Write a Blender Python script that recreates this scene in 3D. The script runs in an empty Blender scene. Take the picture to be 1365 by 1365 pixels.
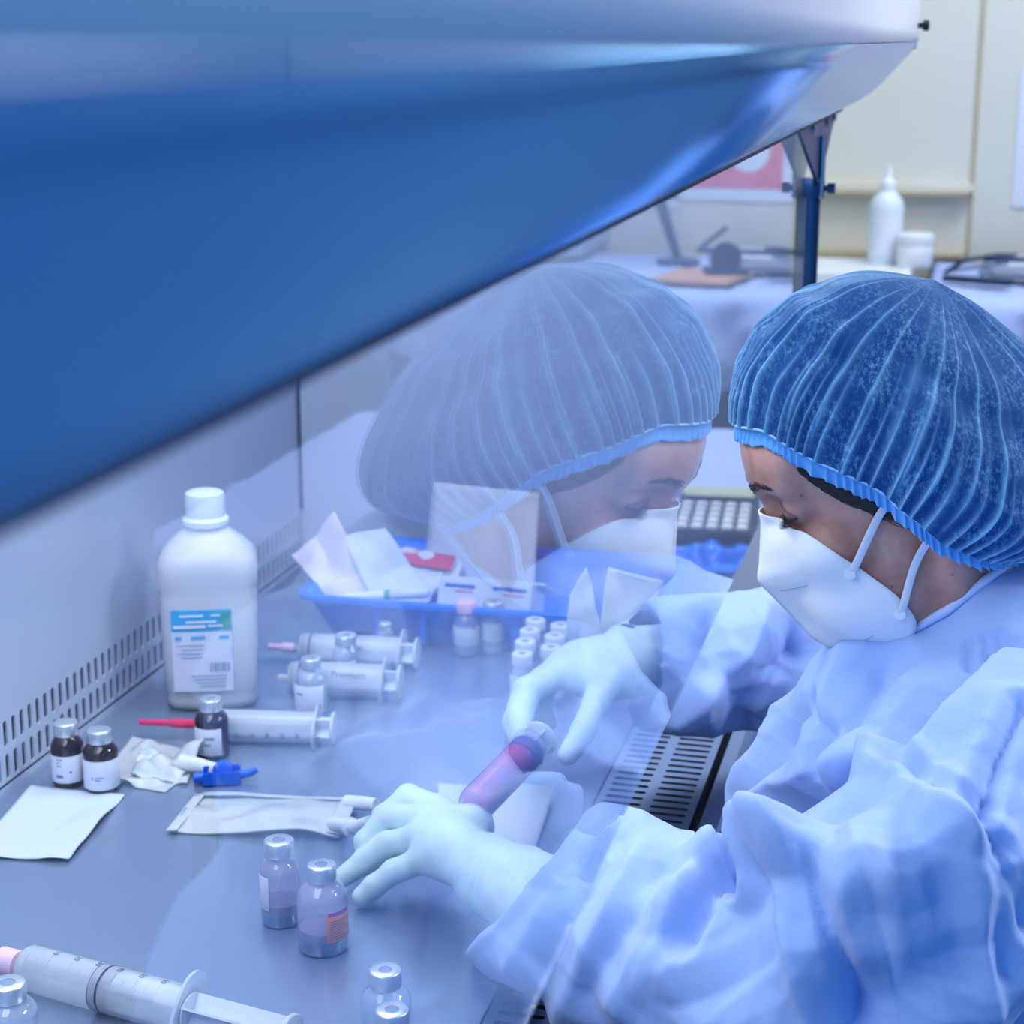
import bpy, bmesh, math, random
import numpy as np
from mathutils import Vector, Matrix, noise as mnoise
SC = bpy.context.scene
COL = SC.collection
PI = math.pi
random.seed(7)
rng = np.random.default_rng(7)

# ------------------------------------------------------------------ camera
WT = 0.80            # height of the steel worktop
cam_data = bpy.data.cameras.new('camera')
cam = bpy.data.objects.new('camera', cam_data)
COL.objects.link(cam)
cam.location = (0.0, 0.0, 1.42)
_p, _y = math.radians(14.8), math.radians(14.3)
cam.rotation_euler = Vector((math.cos(_p)*math.cos(_y), math.cos(_p)*math.sin(_y), -math.sin(_p))).to_track_quat('-Z', 'Y').to_euler()
cam_data.sensor_width = 36.0
cam_data.lens = 36.0*2385.0/1365.0
cam_data.clip_start = 0.02
cam_data.dof.use_dof = True
cam_data.dof.focus_distance = 1.18
cam_data.dof.aperture_fstop = 10.0
SC.camera = cam

# ------------------------------------------------------------------ light and exposure
SC.view_settings.view_transform = 'Standard'
SC.view_settings.look = 'None'
SC.view_settings.gamma = 1.0
SC.view_settings.use_curve_mapping = False
SC.view_settings.exposure = 0.0
SC.cycles.max_bounces = 14
SC.cycles.transparent_max_bounces = 24
SC.cycles.caustics_reflective = False
SC.cycles.caustics_refractive = False
world = bpy.data.worlds.new('world')
SC.world = world
world.use_nodes = True
world.node_tree.nodes['Background'].inputs[0].default_value = (0.12, 0.44, 1.0, 1)
world.node_tree.nodes['Background'].inputs[1].default_value = 1.1

def area(name, loc, target, sx, sy, power, col):
    L = bpy.data.lights.new(name, 'AREA')
    L.shape = 'RECTANGLE'; L.size = sx; L.size_y = sy; L.energy = power; L.color = col
    o = bpy.data.objects.new(name, L); COL.objects.link(o)
    o.location = loc
    o.rotation_euler = (Vector(target)-Vector(loc)).to_track_quat('-Z', 'Y').to_euler()
    return o
area('cabinet_lamp', (0.92, 0.57, 1.59), (0.92, 0.57, 0.8), 1.5, 0.34, 12.5, (0.86, 0.90, 0.99))
area('ceiling_lamp_operator', (1.75, -0.45, 2.66), (1.30, 0.0, 1.0), 1.2, 0.5, 10.0, (0.86, 0.90, 0.99))
area('ceiling_lamp_far', (3.4, -0.35, 2.66), (3.6, 0.0, 0.9), 1.3, 0.9, 36.0, (0.80, 0.90, 1.0))

area('fascia_fill', (1.75, -1.75, 2.66), (0.8, 0.0, 1.5), 1.2, 0.6, 60.0, (0.90, 0.93, 1.0))  # added fill light with no known source, brightens the hood fascia

# ------------------------------------------------------------------ materials
def lin(h):
    h = h.lstrip('#')
    v = [int(h[i:i+2], 16)/255 for i in (0, 2, 4)]
    return tuple(c/12.92 if c <= 0.04045 else ((c+0.055)/1.055)**2.4 for c in v)+(1,)
def new_mat(name):
    m = bpy.data.materials.new(name); m.use_nodes = True
    nt = m.node_tree; nt.nodes.clear()
    out = nt.nodes.new('ShaderNodeOutputMaterial')
    return m, nt, out
def N(nt, typ, **kw):
    n = nt.nodes.new(typ)
    for k, v in kw.items():
        if k.startswith('i_'):
            n.inputs[k[2:].replace('_', ' ')].default_value = v
        else: setattr(n, k, v)
    return n
def mat(name, col, rough=0.5, metal=0.0, spec=0.5, sss=0.0, bump=None, vary=None, emit=0.0, trans=0.0, ior=1.45, sheen=0.0, coord='Object'):
    """principled with optional noise bump=(scale, strength[, stretch]) and colour variation vary=(scale, col2, amount)"""
    m, nt, out = new_mat(name)
    b = N(nt, 'ShaderNodeBsdfPrincipled')
    c = lin(col) if isinstance(col, str) else tuple(col)+(1,)
    b.inputs['Base Color'].default_value = c
    b.inputs['Roughness'].default_value = rough
    b.inputs['Metallic'].default_value = metal
    b.inputs['Specular IOR Level'].default_value = spec
    b.inputs['Transmission Weight'].default_value = trans
    b.inputs['IOR'].default_value = ior
    b.inputs['Sheen Weight'].default_value = sheen
    if sss:
        b.inputs['Subsurface Weight'].default_value = sss
        b.inputs['Subsurface Radius'].default_value = (0.02, 0.012, 0.01)
        b.inputs['Subsurface Scale'].default_value = 0.25
    tc = N(nt, 'ShaderNodeTexCoord')
    if bump:
        mp = N(nt, 'ShaderNodeMapping')
        if len(bump) > 2: mp.inputs['Scale'].default_value = bump[2]
        nt.links.new(tc.outputs[coord], mp.inputs[0])
        n = N(nt, 'ShaderNodeTexNoise', i_Scale=bump[0], i_Detail=4.0)
        nt.links.new(mp.outputs[0], n.inputs['Vector'])
        bp = N(nt, 'ShaderNodeBump', i_Strength=bump[1], i_Distance=0.002)
        nt.links.new(n.outputs[0], bp.inputs['Height'])
        nt.links.new(bp.outputs[0], b.inputs['Normal'])
    if vary:
        n = N(nt, 'ShaderNodeTexNoise', i_Scale=vary[0], i_Detail=5.0)
        nt.links.new(tc.outputs[coord], n.inputs['Vector'])
        mx = N(nt, 'ShaderNodeMix', data_type='RGBA')
        mx.inputs['A'].default_value = c; mx.inputs['B'].default_value = lin(vary[1])
        r = N(nt, 'ShaderNodeMapRange'); r.inputs[1].default_value = 0.5-vary[2]; r.inputs[2].default_value = 0.5+vary[2]
        nt.links.new(n.outputs[0], r.inputs[0]); nt.links.new(r.outputs[0], mx.inputs['Factor'])
        nt.links.new(mx.outputs['Result'], b.inputs['Base Color'])
    nt.links.new(b.outputs[0], out.inputs[0])
    return m
def sheet_glass(name, tint=(0.97, 0.985, 1.0), r0=0.04, haze=0.0, power=5.0):
    """clear sheet: straight-through transmission with Schlick reflection on each face"""
    m, nt, out = new_mat(name)
    g = N(nt, 'ShaderNodeNewGeometry')
    d = N(nt, 'ShaderNodeVectorMath', operation='DOT_PRODUCT')
    nt.links.new(g.outputs['Incoming'], d.inputs[0]); nt.links.new(g.outputs['Normal'], d.inputs[1])
    a = N(nt, 'ShaderNodeMath', operation='ABSOLUTE'); nt.links.new(d.outputs['Value'], a.inputs[0])
    s = N(nt, 'ShaderNodeMath', operation='SUBTRACT'); s.inputs[0].default_value = 1.0; nt.links.new(a.outputs[0], s.inputs[1])
    p = N(nt, 'ShaderNodeMath', operation='POWER'); nt.links.new(s.outputs[0], p.inputs[0]); p.inputs[1].default_value = power
    f = N(nt, 'ShaderNodeMath', operation='MULTIPLY_ADD'); nt.links.new(p.outputs[0], f.inputs[0]); f.inputs[1].default_value = 1-r0; f.inputs[2].default_value = r0
    t = N(nt, 'ShaderNodeBsdfTransparent'); t.inputs[0].default_value = tuple(tint)+(1,)
    gl = N(nt, 'ShaderNodeBsdfGlossy'); gl.inputs['Roughness'].default_value = 0.0
    gl.inputs['Color'].default_value = (0.95, 0.97, 1, 1)
    base = t
    if haze:
        df = N(nt, 'ShaderNodeBsdfDiffuse'); df.inputs[0].default_value = (0.75, 0.86, 1, 1)
        mh = N(nt, 'ShaderNodeMixShader'); mh.inputs[0].default_value = haze
        nt.links.new(t.outputs[0], mh.inputs[1]); nt.links.new(df.outputs[0], mh.inputs[2]); base = mh
    mx = N(nt, 'ShaderNodeMixShader'); nt.links.new(f.outputs[0], mx.inputs[0])
    nt.links.new(base.outputs[0], mx.inputs[1]); nt.links.new(gl.outputs[0], mx.inputs[2])
    nt.links.new(mx.outputs[0], out.inputs[0])
    return m
def milky(name, col, clear=0.4, rough=0.3, tint=None, trl=0.25):
    """translucent plastic: part clear, part diffuse and translucent, with a soft coat"""
    m, nt, out = new_mat(name)
    c = lin(col)
    t = N(nt, 'ShaderNodeBsdfTransparent'); t.inputs[0].default_value = lin(tint) if tint else (0.95, 0.97, 1, 1)
    d = N(nt, 'ShaderNodeBsdfPrincipled'); d.inputs['Base Color'].default_value = c; d.inputs['Roughness'].default_value = rough
    l = N(nt, 'ShaderNodeBsdfTranslucent'); l.inputs[0].default_value = c
    m1 = N(nt, 'ShaderNodeMixShader'); m1.inputs[0].default_value = trl
    nt.links.new(d.outputs[0], m1.inputs[1]); nt.links.new(l.outputs[0], m1.inputs[2])
    m2 = N(nt, 'ShaderNodeMixShader'); m2.inputs[0].default_value = clear
    nt.links.new(m1.outputs[0], m2.inputs[1]); nt.links.new(t.outputs[0], m2.inputs[2])
    gl = N(nt, 'ShaderNodeBsdfGlossy'); gl.inputs['Roughness'].default_value = rough*0.5
    fr = N(nt, 'ShaderNodeLayerWeight'); fr.inputs[0].default_value = 0.08
    m3 = N(nt, 'ShaderNodeMixShader'); nt.links.new(fr.outputs['Fresnel'], m3.inputs[0])
    nt.links.new(m2.outputs[0], m3.inputs[1]); nt.links.new(gl.outputs[0], m3.inputs[2])
    nt.links.new(m3.outputs[0], out.inputs[0])
    return m

M = {}
M['steel'] = mat('brushed_steel', '#a6b6cf', 0.25, 0.66, bump=(60, 0.05, (0.6, 14, 1)), vary=(3.0, '#9aacc8', 0.3))
M['steel_wall'] = mat('satin_steel', '#cdd8ea', 0.36, 0.2, bump=(40, 0.05, (12, 12, 0.6)), vary=(2.0, '#b4c2d8', 0.3))
M['steel_bright'] = mat('bright_steel', '#a4b2c6', 0.27, 1.0)
M['hood_paint'] = mat('white_enamel', '#e6e5ee', 0.35, 0.0, bump=(90, 0.02))
M['hood_metal'] = mat('hood_metal', '#8cc4f2', 0.2, 0.85, bump=(50, 0.03))
M['brown_drug'] = mat('brown_drug', '#5c333b', 0.3)
M['rubber'] = mat('black_rubber', '#0d1826', 0.5)
M['dark'] = mat('dark_void', '#0a1a33', 0.8)
M['glass'] = sheet_glass('sash_glass', (0.96, 0.985, 1.0), 0.04)
M['wall'] = mat('cream_wall_paint', '#dedcd4', 0.7, vary=(1.5, '#d4d2c8', 0.3))
M['wall_blue'] = mat('blue_grey_wall_paint', '#8fa5c0', 0.7, vary=(1.5, '#7f97b5', 0.3))
M['floor'] = mat('vinyl_floor', '#6f86a3', 0.4, vary=(4, '#5f7896', 0.3))
M['wood_edge'] = mat('brown_wood_edge', '#a89a7c', 0.6, vary=(12, '#c8bd9e', 0.3))
M['cloth'] = mat('blue_drape', '#b4c3f0', 0.85, vary=(6, '#a6b8ee', 0.3))
M['under'] = mat('dark_furniture', '#12283f', 0.6)
M['white'] = mat('white_plastic', '#e4e9ee', 0.4)
M['paper'] = mat('white_paper', '#ccd6ea', 0.85, bump=(150, 0.06))
M['paper_pink'] = mat('pale_pink_paper', '#e4dcf0', 0.85, bump=(150, 0.06))
M['foil'] = mat('aluminium_cap', '#d3d9df', 0.32, 0.75)
M['stopper'] = mat('grey_stopper', '#7d8ea6', 0.6)
M['label'] = mat('white_label', '#dfe4f2', 0.6)
M['ink_violet'] = mat('violet_ink', '#7c78bd', 0.6)
M['ink_grey'] = mat('grey_ink', '#7f93ad', 0.6)
M['ink_dark'] = mat('dark_ink', '#20405f', 0.6)
M['cyan'] = mat('cyan_print', '#1fa9dc', 0.6, vary=(60, '#2bb4e4', 0.2))
M['green'] = mat('green_print', '#3aa398', 0.6)
M['orange'] = mat('orange_label', '#ef8a60', 0.6)
M['magenta'] = mat('magenta_print', '#b04cb4', 0.6)
M['blue_print'] = mat('blue_print', '#2b55b8', 0.6)
M['red_print'] = mat('red_print', '#d0486a', 0.6)
M['tray'] = mat('blue_tray_plastic', '#0f74f2', 0.35)
M['clip_blue'] = mat('blue_clamp_plastic', '#0a5fe0', 0.3)
M['pink'] = mat('red_needle_cap', '#ec2f6a', 0.35)
M['palepink'] = mat('pale_pink_plastic', '#f0c7e2', 0.4)
M['amber'] = sheet_glass('amber_glass', (0.42, 0.20, 0.21), 0.05)
M['vial'] = sheet_glass('vial_glass', (0.90, 0.93, 0.98), 0.05, haze=0.2, power=3.5)
M['vial_pink'] = sheet_glass('pinkish_vial_glass', (0.93, 0.82, 0.86), 0.05, haze=0.2, power=3.5)
M['vial_base'] = mat('vial_base_reflection', '#1f78c4', 0.08, trans=0.25, ior=1.5)  # blue put in for the reflection in the clear glass base
M['syringe'] = milky('syringe_plastic', '#f0f6fd', 0.45, 0.25)
M['syringe_white'] = milky('white_syringe_plastic', '#eef4fc', 0.12, 0.3)
M['syringe_tint'] = milky('filled_syringe_barrel', '#b9c4ea', 0.84, 0.15)
M['red_liquid'] = mat('red_drug', '#dc3a72', 0.25, sss=0.0, vary=(25, '#8a5ab4', 0.3))
M['purple'] = mat('purple_plunger_seal', '#7a66b4', 0.4)
M['seal'] = mat('dark_blue_plunger_seal', '#042a5a', 0.4)
M['bottle'] = milky('bottle_plastic', '#f2f6fd', 0.10, 0.3, trl=0.35)
M['bottle_cap'] = mat('white_bottle_cap', '#dbe7f4', 0.4)
M['film'] = milky('clear_film', '#f2f8fb', 0.25, 0.2)
M['film_dense'] = milky('frosted_film', '#ecf5fa', 0.15, 0.3)
M['skin'] = None
M['purple_res'] = mat('dark_residue', '#8284ae', 0.3)
M['ink_brown'] = mat('brown_ink', '#9a6a6e', 0.6)
M['glove'] = mat('latex_glove', '#cfe6e4', 0.5, sss=0.15, bump=(160, 0.05))
M['mask'] = mat('white_mask_fabric', '#eff2f6', 0.85, bump=(400, 0.05))
M['seam'] = mat('pressed_seam', '#a9b6cc', 0.8)
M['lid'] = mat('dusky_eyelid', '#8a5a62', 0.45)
M['shoe'] = mat('dark_shoe', '#1d2a3c', 0.5)
M['strap'] = mat('white_elastic', '#dfe3f0', 0.8)
M['hair'] = mat('dark_hair', '#2a2126', 0.5)
M['poster_red'] = mat('pink_red_poster', '#d9345f', 0.6, vary=(5, '#e9a2b4', 0.22))
M['poster_blue'] = mat('blue_poster', '#2d72c4', 0.6)
M['peach'] = mat('tan_board', '#c99c86', 0.6)
M['navy'] = mat('navy_plastic', '#16365c', 0.4)
M['strut'] = mat('dark_steel_plate', '#24456b', 0.35, 0.8)
M['lcd'] = mat('calculator_display', '#c9cfae', 0.3)
M['grey'] = mat('grey_plastic', '#8d9bb0', 0.5)

# ------------------------------------------------------------------ object helpers
def props(o, label=None, cat=None, group=None, kind=None):
    if label: o['label'] = label
    if cat: o['category'] = cat
    if group: o['group'] = group
    if kind: o['kind'] = kind
    return o
def mesh_obj(name, V, Fc, m=None, parent=None, smooth=True, angle=None):
    me = bpy.data.meshes.new(name)
    me.from_pydata([tuple(map(float, v)) for v in V], [], [tuple(map(int, f)) for f in Fc])
    if smooth:
        me.polygons.foreach_set('use_smooth', [True]*len(me.polygons))
        if angle: me.set_sharp_from_angle(angle=math.radians(angle))
    me.update()
    o = bpy.data.objects.new(name, me); COL.objects.link(o)
    if m is not None: me.materials.append(M[m] if isinstance(m, str) else m)
    if parent: o.parent = parent
    return o
def np_mesh(name, V, Q, m=None, parent=None, smooth=True):
    """fast mesh from numpy verts and quads"""
    me = bpy.data.meshes.new(name)
    nv, nq = len(V), len(Q)
    me.vertices.add(nv); me.vertices.foreach_set('co', np.ascontiguousarray(V, np.float32).ravel())
    me.loops.add(nq*4); me.loops.foreach_set('vertex_index', np.ascontiguousarray(Q, np.int32).ravel())
    me.polygons.add(nq); me.polygons.foreach_set('loop_start', np.arange(0, nq*4, 4, dtype=np.int32))
    if smooth: me.polygons.foreach_set('use_smooth', np.ones(nq, bool))
    me.update(calc_edges=True); me.validate()
    o = bpy.data.objects.new(name, me); COL.objects.link(o)
    if m is not None: me.materials.append(M[m] if isinstance(m, str) else m)
    if parent: o.parent = parent
    return o
def empty(name, loc=(0, 0, 0), rz=0.0, **k):
    o = bpy.data.objects.new(name, None); COL.objects.link(o)
    o.location = loc; o.rotation_euler = (0, 0, rz); o.empty_display_size = 0.02
    return props(o, **k)
def copy_tree(o):
    c = o.copy(); COL.objects.link(c)
    for ch in list(o.children):
        d = copy_tree(ch); d.parent = c
    return c
class MB:
    """collects shapes and links them as one mesh"""
    def __init__(s): s.V = []; s.F = []
    def add(s, V, Fc):
        b = len(s.V); s.V += [tuple(v) for v in V]; s.F += [tuple(i+b for i in f) for f in Fc]; return s
    def box(s, x0, x1, y0, y1, z0, z1, bev=0.0, mtx=None):
        if bev:
            bm = bmesh.new(); bmesh.ops.create_cube(bm, size=1.0)
            for v in bm.verts: v.co = Vector(((x0+x1)/2+v.co.x*(x1-x0), (y0+y1)/2+v.co.y*(y1-y0), (z0+z1)/2+v.co.z*(z1-z0)))
            bmesh.ops.bevel(bm, geom=bm.edges[:], offset=bev, segments=2, affect='EDGES')
            bm.verts.index_update()
            V = [v.co.copy() for v in bm.verts]; Fc = [[v.index for v in f.verts] for f in bm.faces]; bm.free()
        else:
            V = [Vector((x, y, z)) for x in (x0, x1) for y in (y0, y1) for z in (z0, z1)]
            Fc = [(0, 1, 3, 2), (4, 6, 7, 5), (0, 4, 5, 1), (2, 3, 7, 6), (0, 2, 6, 4), (1, 5, 7, 3)]
        if mtx is not None: V = [mtx@v for v in V]
        return s.add(V, Fc)
    def lathe(s, prof, seg=32, mtx=None, sx=1.0, sy=1.0, a0=0.0, a1=2*PI):
        full = abs(a1-a0-2*PI) < 1e-6; n = seg if full else seg+1
        V = []; Fc = []
        for r, z in prof:
            for k in range(n):
                a = a0+(a1-a0)*k/seg
                V.append(Vector((r*math.cos(a)*sx, r*math.sin(a)*sy, z)))
        for i in range(len(prof)-1):
            for k in range(seg):
                k2 = (k+1) % n if full else k+1
                Fc.append((i*n+k, i*n+k2, (i+1)*n+k2, (i+1)*n+k))
        if full:
            if prof[0][0] > 1e-6: Fc.append(tuple(range(n))[::-1])
            if prof[-1][0] > 1e-6: Fc.append(tuple((len(prof)-1)*n+k for k in range(n)))
        if mtx is not None: V = [mtx@v for v in V]
        return s.add(V, Fc)
    def tube(s, pts, rad, seg=10, cap=True, flat=None):
        """round (or flattened) tube along a path; rad may be a list"""
        pts = [Vector(p) for p in pts]; n = len(pts)
        R = rad if isinstance(rad, (list, tuple)) else [rad]*n
        V = []; up = None
        for i, p in enumerate(pts):
            t = (pts[min(i+1, n-1)]-pts[max(i-1, 0)]).normalized()
            if up is None:
                up = t.orthogonal().normalized() if flat is None else (Vector(flat)-t*t.dot(Vector(flat))).normalized()
            up = (up-t*t.dot(up)).normalized(); sd = t.cross(up)
            for k in range(seg):
                a = 2*PI*k/seg
                V.append(p+(up*math.cos(a)*(0.25 if flat is not None else 1)+sd*math.sin(a))*R[i])
        Fc = [(i*seg+k, i*seg+(k+1) % seg, (i+1)*seg+(k+1) % seg, (i+1)*seg+k) for i in range(n-1) for k in range(seg)]
        if cap: Fc += [tuple(range(seg))[::-1], tuple((n-1)*seg+k for k in range(seg))]
        return s.add(V, Fc)
    def build(s, name, m, parent=None, smooth=True, angle=40): return mesh_obj(name, s.V, s.F, m, parent, smooth, angle)
def box_obj(name, b, m, parent=None, bev=0.0): return MB().box(*b, bev).build(name, m, parent, angle=30)
def struct(o): o['kind'] = 'structure'; return o
def bez(pts, n=24):
    """smooth Catmull-Rom path through points"""
    P = [Vector(p) for p in pts]; P = [P[0]*2-P[1]]+P+[P[-1]*2-P[-2]]; out = []
    segs = len(P)-3
    for i in range(segs):
        for k in range(max(2, n//segs)):
            t = k/max(2, n//segs); a, b, c, d = P[i:i+4]
            out.append(0.5*((2*b)+(c-a)*t+(2*a-5*b+4*c-d)*t*t+(-a+3*b-3*c+d)*t**3))
    out.append(P[-2]); return out
def sheet(name, corners, m, parent=None, n=24, amp=0.004, sc=9.0, thick=0.0006, seed=0, curl=None, zmin=None):
    """thin crumpled sheet spanned by four corners (a, b, c, d round the edge)"""
    a, b, c, d = [Vector(p) for p in corners]; V = []
    nrm = (b-a).cross(d-a).normalized()
    for i in range(n+1):
        for j in range(n+1):
            u, v = i/n, j/n
            p = a*(1-u)*(1-v)+b*u*(1-v)+c*u*v+d*(1-u)*v
            h = mnoise.noise(p*sc+Vector((seed*3.1, seed*1.7, 0)))+0.5*mnoise.noise(p*sc*2.3+Vector((0, seed, 5)))
            cr = abs(mnoise.noise(p*sc*1.3+Vector((seed*5.0, 2, 1))))
            p = p+nrm*amp*(h-1.3*cr+0.6)
            if curl: p = p+Vector(curl(u, v))
            if zmin is not None: p.z = max(p.z, zmin)
            V.append(p)
    Fc = [(i*(n+1)+j, (i+1)*(n+1)+j, (i+1)*(n+1)+j+1, i*(n+1)+j+1) for i in range(n) for j in range(n)]
    o = mesh_obj(name, V, Fc, m, parent)
    s = o.modifiers.new('thickness', 'SOLIDIFY'); s.thickness = thick; s.offset = 0
    return o
def slotted(axis_u, axis_v, axis_n, origin, ulen, pitch, cols, vtot, slot_w, thick, u_off=0.0):
    """a plate with rows of real rounded slots. cols: list of (v0, v1) slot extents; u runs across the slots"""
    U, W, Nn, O = map(Vector, (axis_u, axis_v, axis_n, origin)); mb = MB()
    n = int(ulen/pitch)
    def pt(u, v, d=0.0): return O+U*u+W*v+Nn*d
    edges = [0.0]
    for (v0, v1), nx in zip(cols, list(cols[1:])+[None]): edges.append((v1+nx[0])/2 if nx else vtot)
    for i in range(n):
        u0, u1 = i*pitch, (i+1)*pitch; uc = (u0+u1)/2; hw = slot_w/2
        for c, (v0, v1) in enumerate(cols):
            e0, e1 = edges[c], edges[c+1]
            inner = []; outer = []
            for k in range(7):
                a = -PI/2+PI*k/6
                inner.append((uc+hw*math.sin(a), v1-hw+hw*math.cos(a)))
                outer.append((u0 if k < 2 else (u1 if k > 4 else u0+(u1-u0)*(k-1)/4), (v1 if k in (0, 6) else e1)))
            for k in range(7):
                a = PI/2+PI*k/6
                inner.append((uc+hw*math.sin(a), v0+hw+hw*math.cos(a)))
                outer.append((u1 if k < 2 else (u0 if k > 4 else u1-(u1-u0)*(k-1)/4), (v0 if k in (0, 6) else e0)))
            m = len(inner)
            V = [pt(*p) for p in outer]+[pt(*p) for p in inner]+[pt(*p, -thick) for p in inner]
            Fc = [(k, (k+1) % m, m+(k+1) % m, m+k) for k in range(m)]+[(m+k, m+(k+1) % m, 2*m+(k+1) % m, 2*m+k) for k in range(m)]
            mb.add(V, Fc)
    return mb
def text_mesh(s, size):
    cu = bpy.data.curves.new('txt', 'FONT'); cu.body = s; cu.size = size; cu.align_x = 'CENTER'; cu.align_y = 'CENTER'
    cu.resolution_u = 2
    o = bpy.data.objects.new('txt', cu); COL.objects.link(o)
    dg = bpy.context.evaluated_depsgraph_get()
    me = bpy.data.meshes.new_from_object(o.evaluated_get(dg))
    V = [v.co.copy() for v in me.vertices]; Fc = [tuple(p.vertices) for p in me.polygons]
    bpy.data.objects.remove(o); bpy.data.curves.remove(cu); bpy.data.meshes.remove(me)
    return V, Fc

# ------------------------------------------------------------------ room shell
XW = 4.4
struct(box_obj('floor', (-1.2, XW+0.1, -2.6, 1.7, -0.05, 0.0), 'floor'))
wf = struct(box_obj('wall_far', (XW, XW+0.1, -2.6, 1.7, 0.0, 2.75), 'wall'))
struct(box_obj('wall_left', (-1.2, XW, 1.6, 1.7, 0.0, 2.75), 'wall'))
struct(box_obj('wall_right', (-1.2, XW, -2.6, -2.5, 0.0, 2.75), 'wall_blue'))
struct(box_obj('ceiling', (-1.2, XW+0.1, -2.6, 1.7, 2.75, 2.8), 'wall'))
# far wall: boxed column whose edge shows as a vertical seam, two ledges left of it
struct(box_obj('trim_1', (XW-0.006, XW, 0.0, 0.008, 0.9, 2.75), 'wood_edge'))
struct(box_obj('trim_2', (XW-0.05, XW, 0.012, 1.0, 1.067, 1.075), 'wood_edge'))
struct(box_obj('trim_3', (XW-0.05, XW, 0.012, 1.0, 0.922, 0.93), 'wood_edge'))
struct(box_obj('trim_4', (XW-0.04, XW, 0.0, 1.0, 1.075, 1.09), 'wall'))

# ------------------------------------------------------------------ laminar flow cabinet
XN, XF = 0.06, 1.97          # inside ends of the chamber
YB = 0.77                    # back wall
YG = 0.165                   # sash plane
cab = empty('laminar_flow_cabinet', (1.0, 0.45, 0.0), label='stainless steel laminar flow cabinet with glass sash and sloped steel hood', cat='cabinet')
cab.matrix_basis = Matrix.Identity(4)
YF0, YF1 = 0.192, 0.276      # slotted front grille
box_obj('worktop', (XN, XF, YF1+0.002, YB, WT-0.012, WT), 'steel', cab)
slotted((1, 0, 0), (0, 1, 0), (0, 0, 1), (XN, YF0, WT), XF-XN, 0.0129, [(0.006, 0.038), (0.046, 0.078)], YF1-YF0, 0.0052, 0.002).build('front_grille', 'steel_bright', cab, angle=30)
box_obj('grille_trough', (XN, XF, YF0, YF1, WT-0.06, WT-0.05), 'dark', cab)
MB().box(XN, XF, YF0-0.006, YF0-0.0005, WT-0.03, WT-0.012).build('rail_gap', 'dark', cab)
# rounded front rail
rail = MB()
pr = [(YF0-0.006, WT-0.03), (YF0-0.006, WT-0.003), (YF0-0.0075, WT), (YF0-0.019, WT), (YF0-0.022, WT-0.002), (YF0-0.032, WT-0.020), (YF0-0.036, WT-0.05), (YF0-0.036, WT-0.26)]
V = [(x, y, z) for x in (XN-0.03, XF+0.04) for y, z in pr]
n = len(pr)
rail.add(V, [(i, i+1, n+i+1, n+i) for i in range(n-1)])
rail.build('front_rail', 'steel_bright', cab, angle=25)
box_obj('cabinet_base', (XN-0.03, XF+0.04, YF0-0.034, YB+0.08, 0.08, WT-0.07), 'under', cab)
# back wall: slotted strip along the foot and a plain sheet above
box_obj('back_ledge', (XN, XF, YB-0.004, YB+0.002, WT, WT+0.008), 'steel_wall', cab)
slotted((1, 0, 0), (0, 0, 1), (0, -1, 0), (XN, YB-0.004, WT+0.006), XF-XN, 0.0138, [(0.004, 0.027), (0.033, 0.057)], 0.064, 0.0062, 0.002).build('back_grille', 'steel_wall', cab, angle=30)
box_obj('back_plenum', (XN, XF, YB+0.001, YB+0.009, WT, WT+0.069), 'dark', cab)
box_obj('back_panel', (XN, XF, YB-0.004, YB+0.01, WT+0.07, 1.62), 'steel_wall', cab)
# far side wall
box_obj('side_panel', (XF, XF+0.012, 0.190, YB, WT-0.01, 1.62), 'steel_wall', cab, 0.001)
box_obj('side_casing', (XF+0.012, XF+0.075, 0.200, YB+0.06, 0.08, 1.9), 'hood_paint', cab, 0.003)
box_obj('corner_seam', (XF-0.003, XF, YB-0.007, YB-0.004, WT+0.07, 1.6), 'strut', cab)
box_obj('near_side_panel', (XN-0.012, XN, 0.190, YB, WT-0.01, 1.62), 'steel_wall', cab)
box_obj('lamp_baffle', (XN, XF, 0.20, YB, 1.62, 1.64), 'hood_paint', cab)
for yy in (0.37, 0.755):
    MB().tube([(0.15, yy, 1.606), (1.65, yy, 1.606)], 0.013, 12).build('lamp_tube', 'white', cab)
# hood: white fascia and a concave steel slope running down to the sash
HX0, HX1 = -0.06, 2.07
prof = [(0.0705, 2.05), (0.0705, 1.43), (0.0703, 1.4182)]
sl = [(0.0703, 1.4178), (0.077, 1.4075), (0.0948, 1.3880), (0.1075, 1.3740), (0.1178, 1.3640), (0.131, 1.3555), (0.1497, 1.3480)]
def extr(pf, m, name):
    mb = MB(); k = len(pf)
    mb.add([(x, y, z) for x in (HX0, HX1) for y, z in pf], [(i, k+i, k+i+1, i+1) for i in range(k-1)])
    o = mb.build(name, m, cab, angle=30); s = o.modifiers.new('t', 'SOLIDIFY'); s.thickness = 0.0015; s.offset = -1
    return o
extr(prof, 'hood_paint', 'hood_fascia')
extr(sl, 'hood_metal', 'hood_slope')
endcap = MB(); pf = prof+sl[1:]+[(0.20, 1.348), (0.85, 1.348), (0.85, 2.05)]
endcap.add([(HX1, y, z) for y, z in pf[2:9]]+[(HX1, 0.165, 1.348), (HX1, 0.165, 1.41)], [tuple(range(9))])
endcap.build('hood_end', 'hood_paint', cab)
box_obj('hood_end_plate', (HX1-0.002, HX1, 0.0705, 0.85, 1.41, 2.05), 'hood_paint', cab)
MB().tube([(HX0, 0.1508, 1.3455), (HX1, 0.1508, 1.3455)], 0.0040, 12).build('sash_gasket', 'rubber', cab)
kn = MB(); mt = Matrix.Translation((2.03, 0.0705, 1.4345))@Matrix.Rotation(PI/2, 4, 'X')
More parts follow.
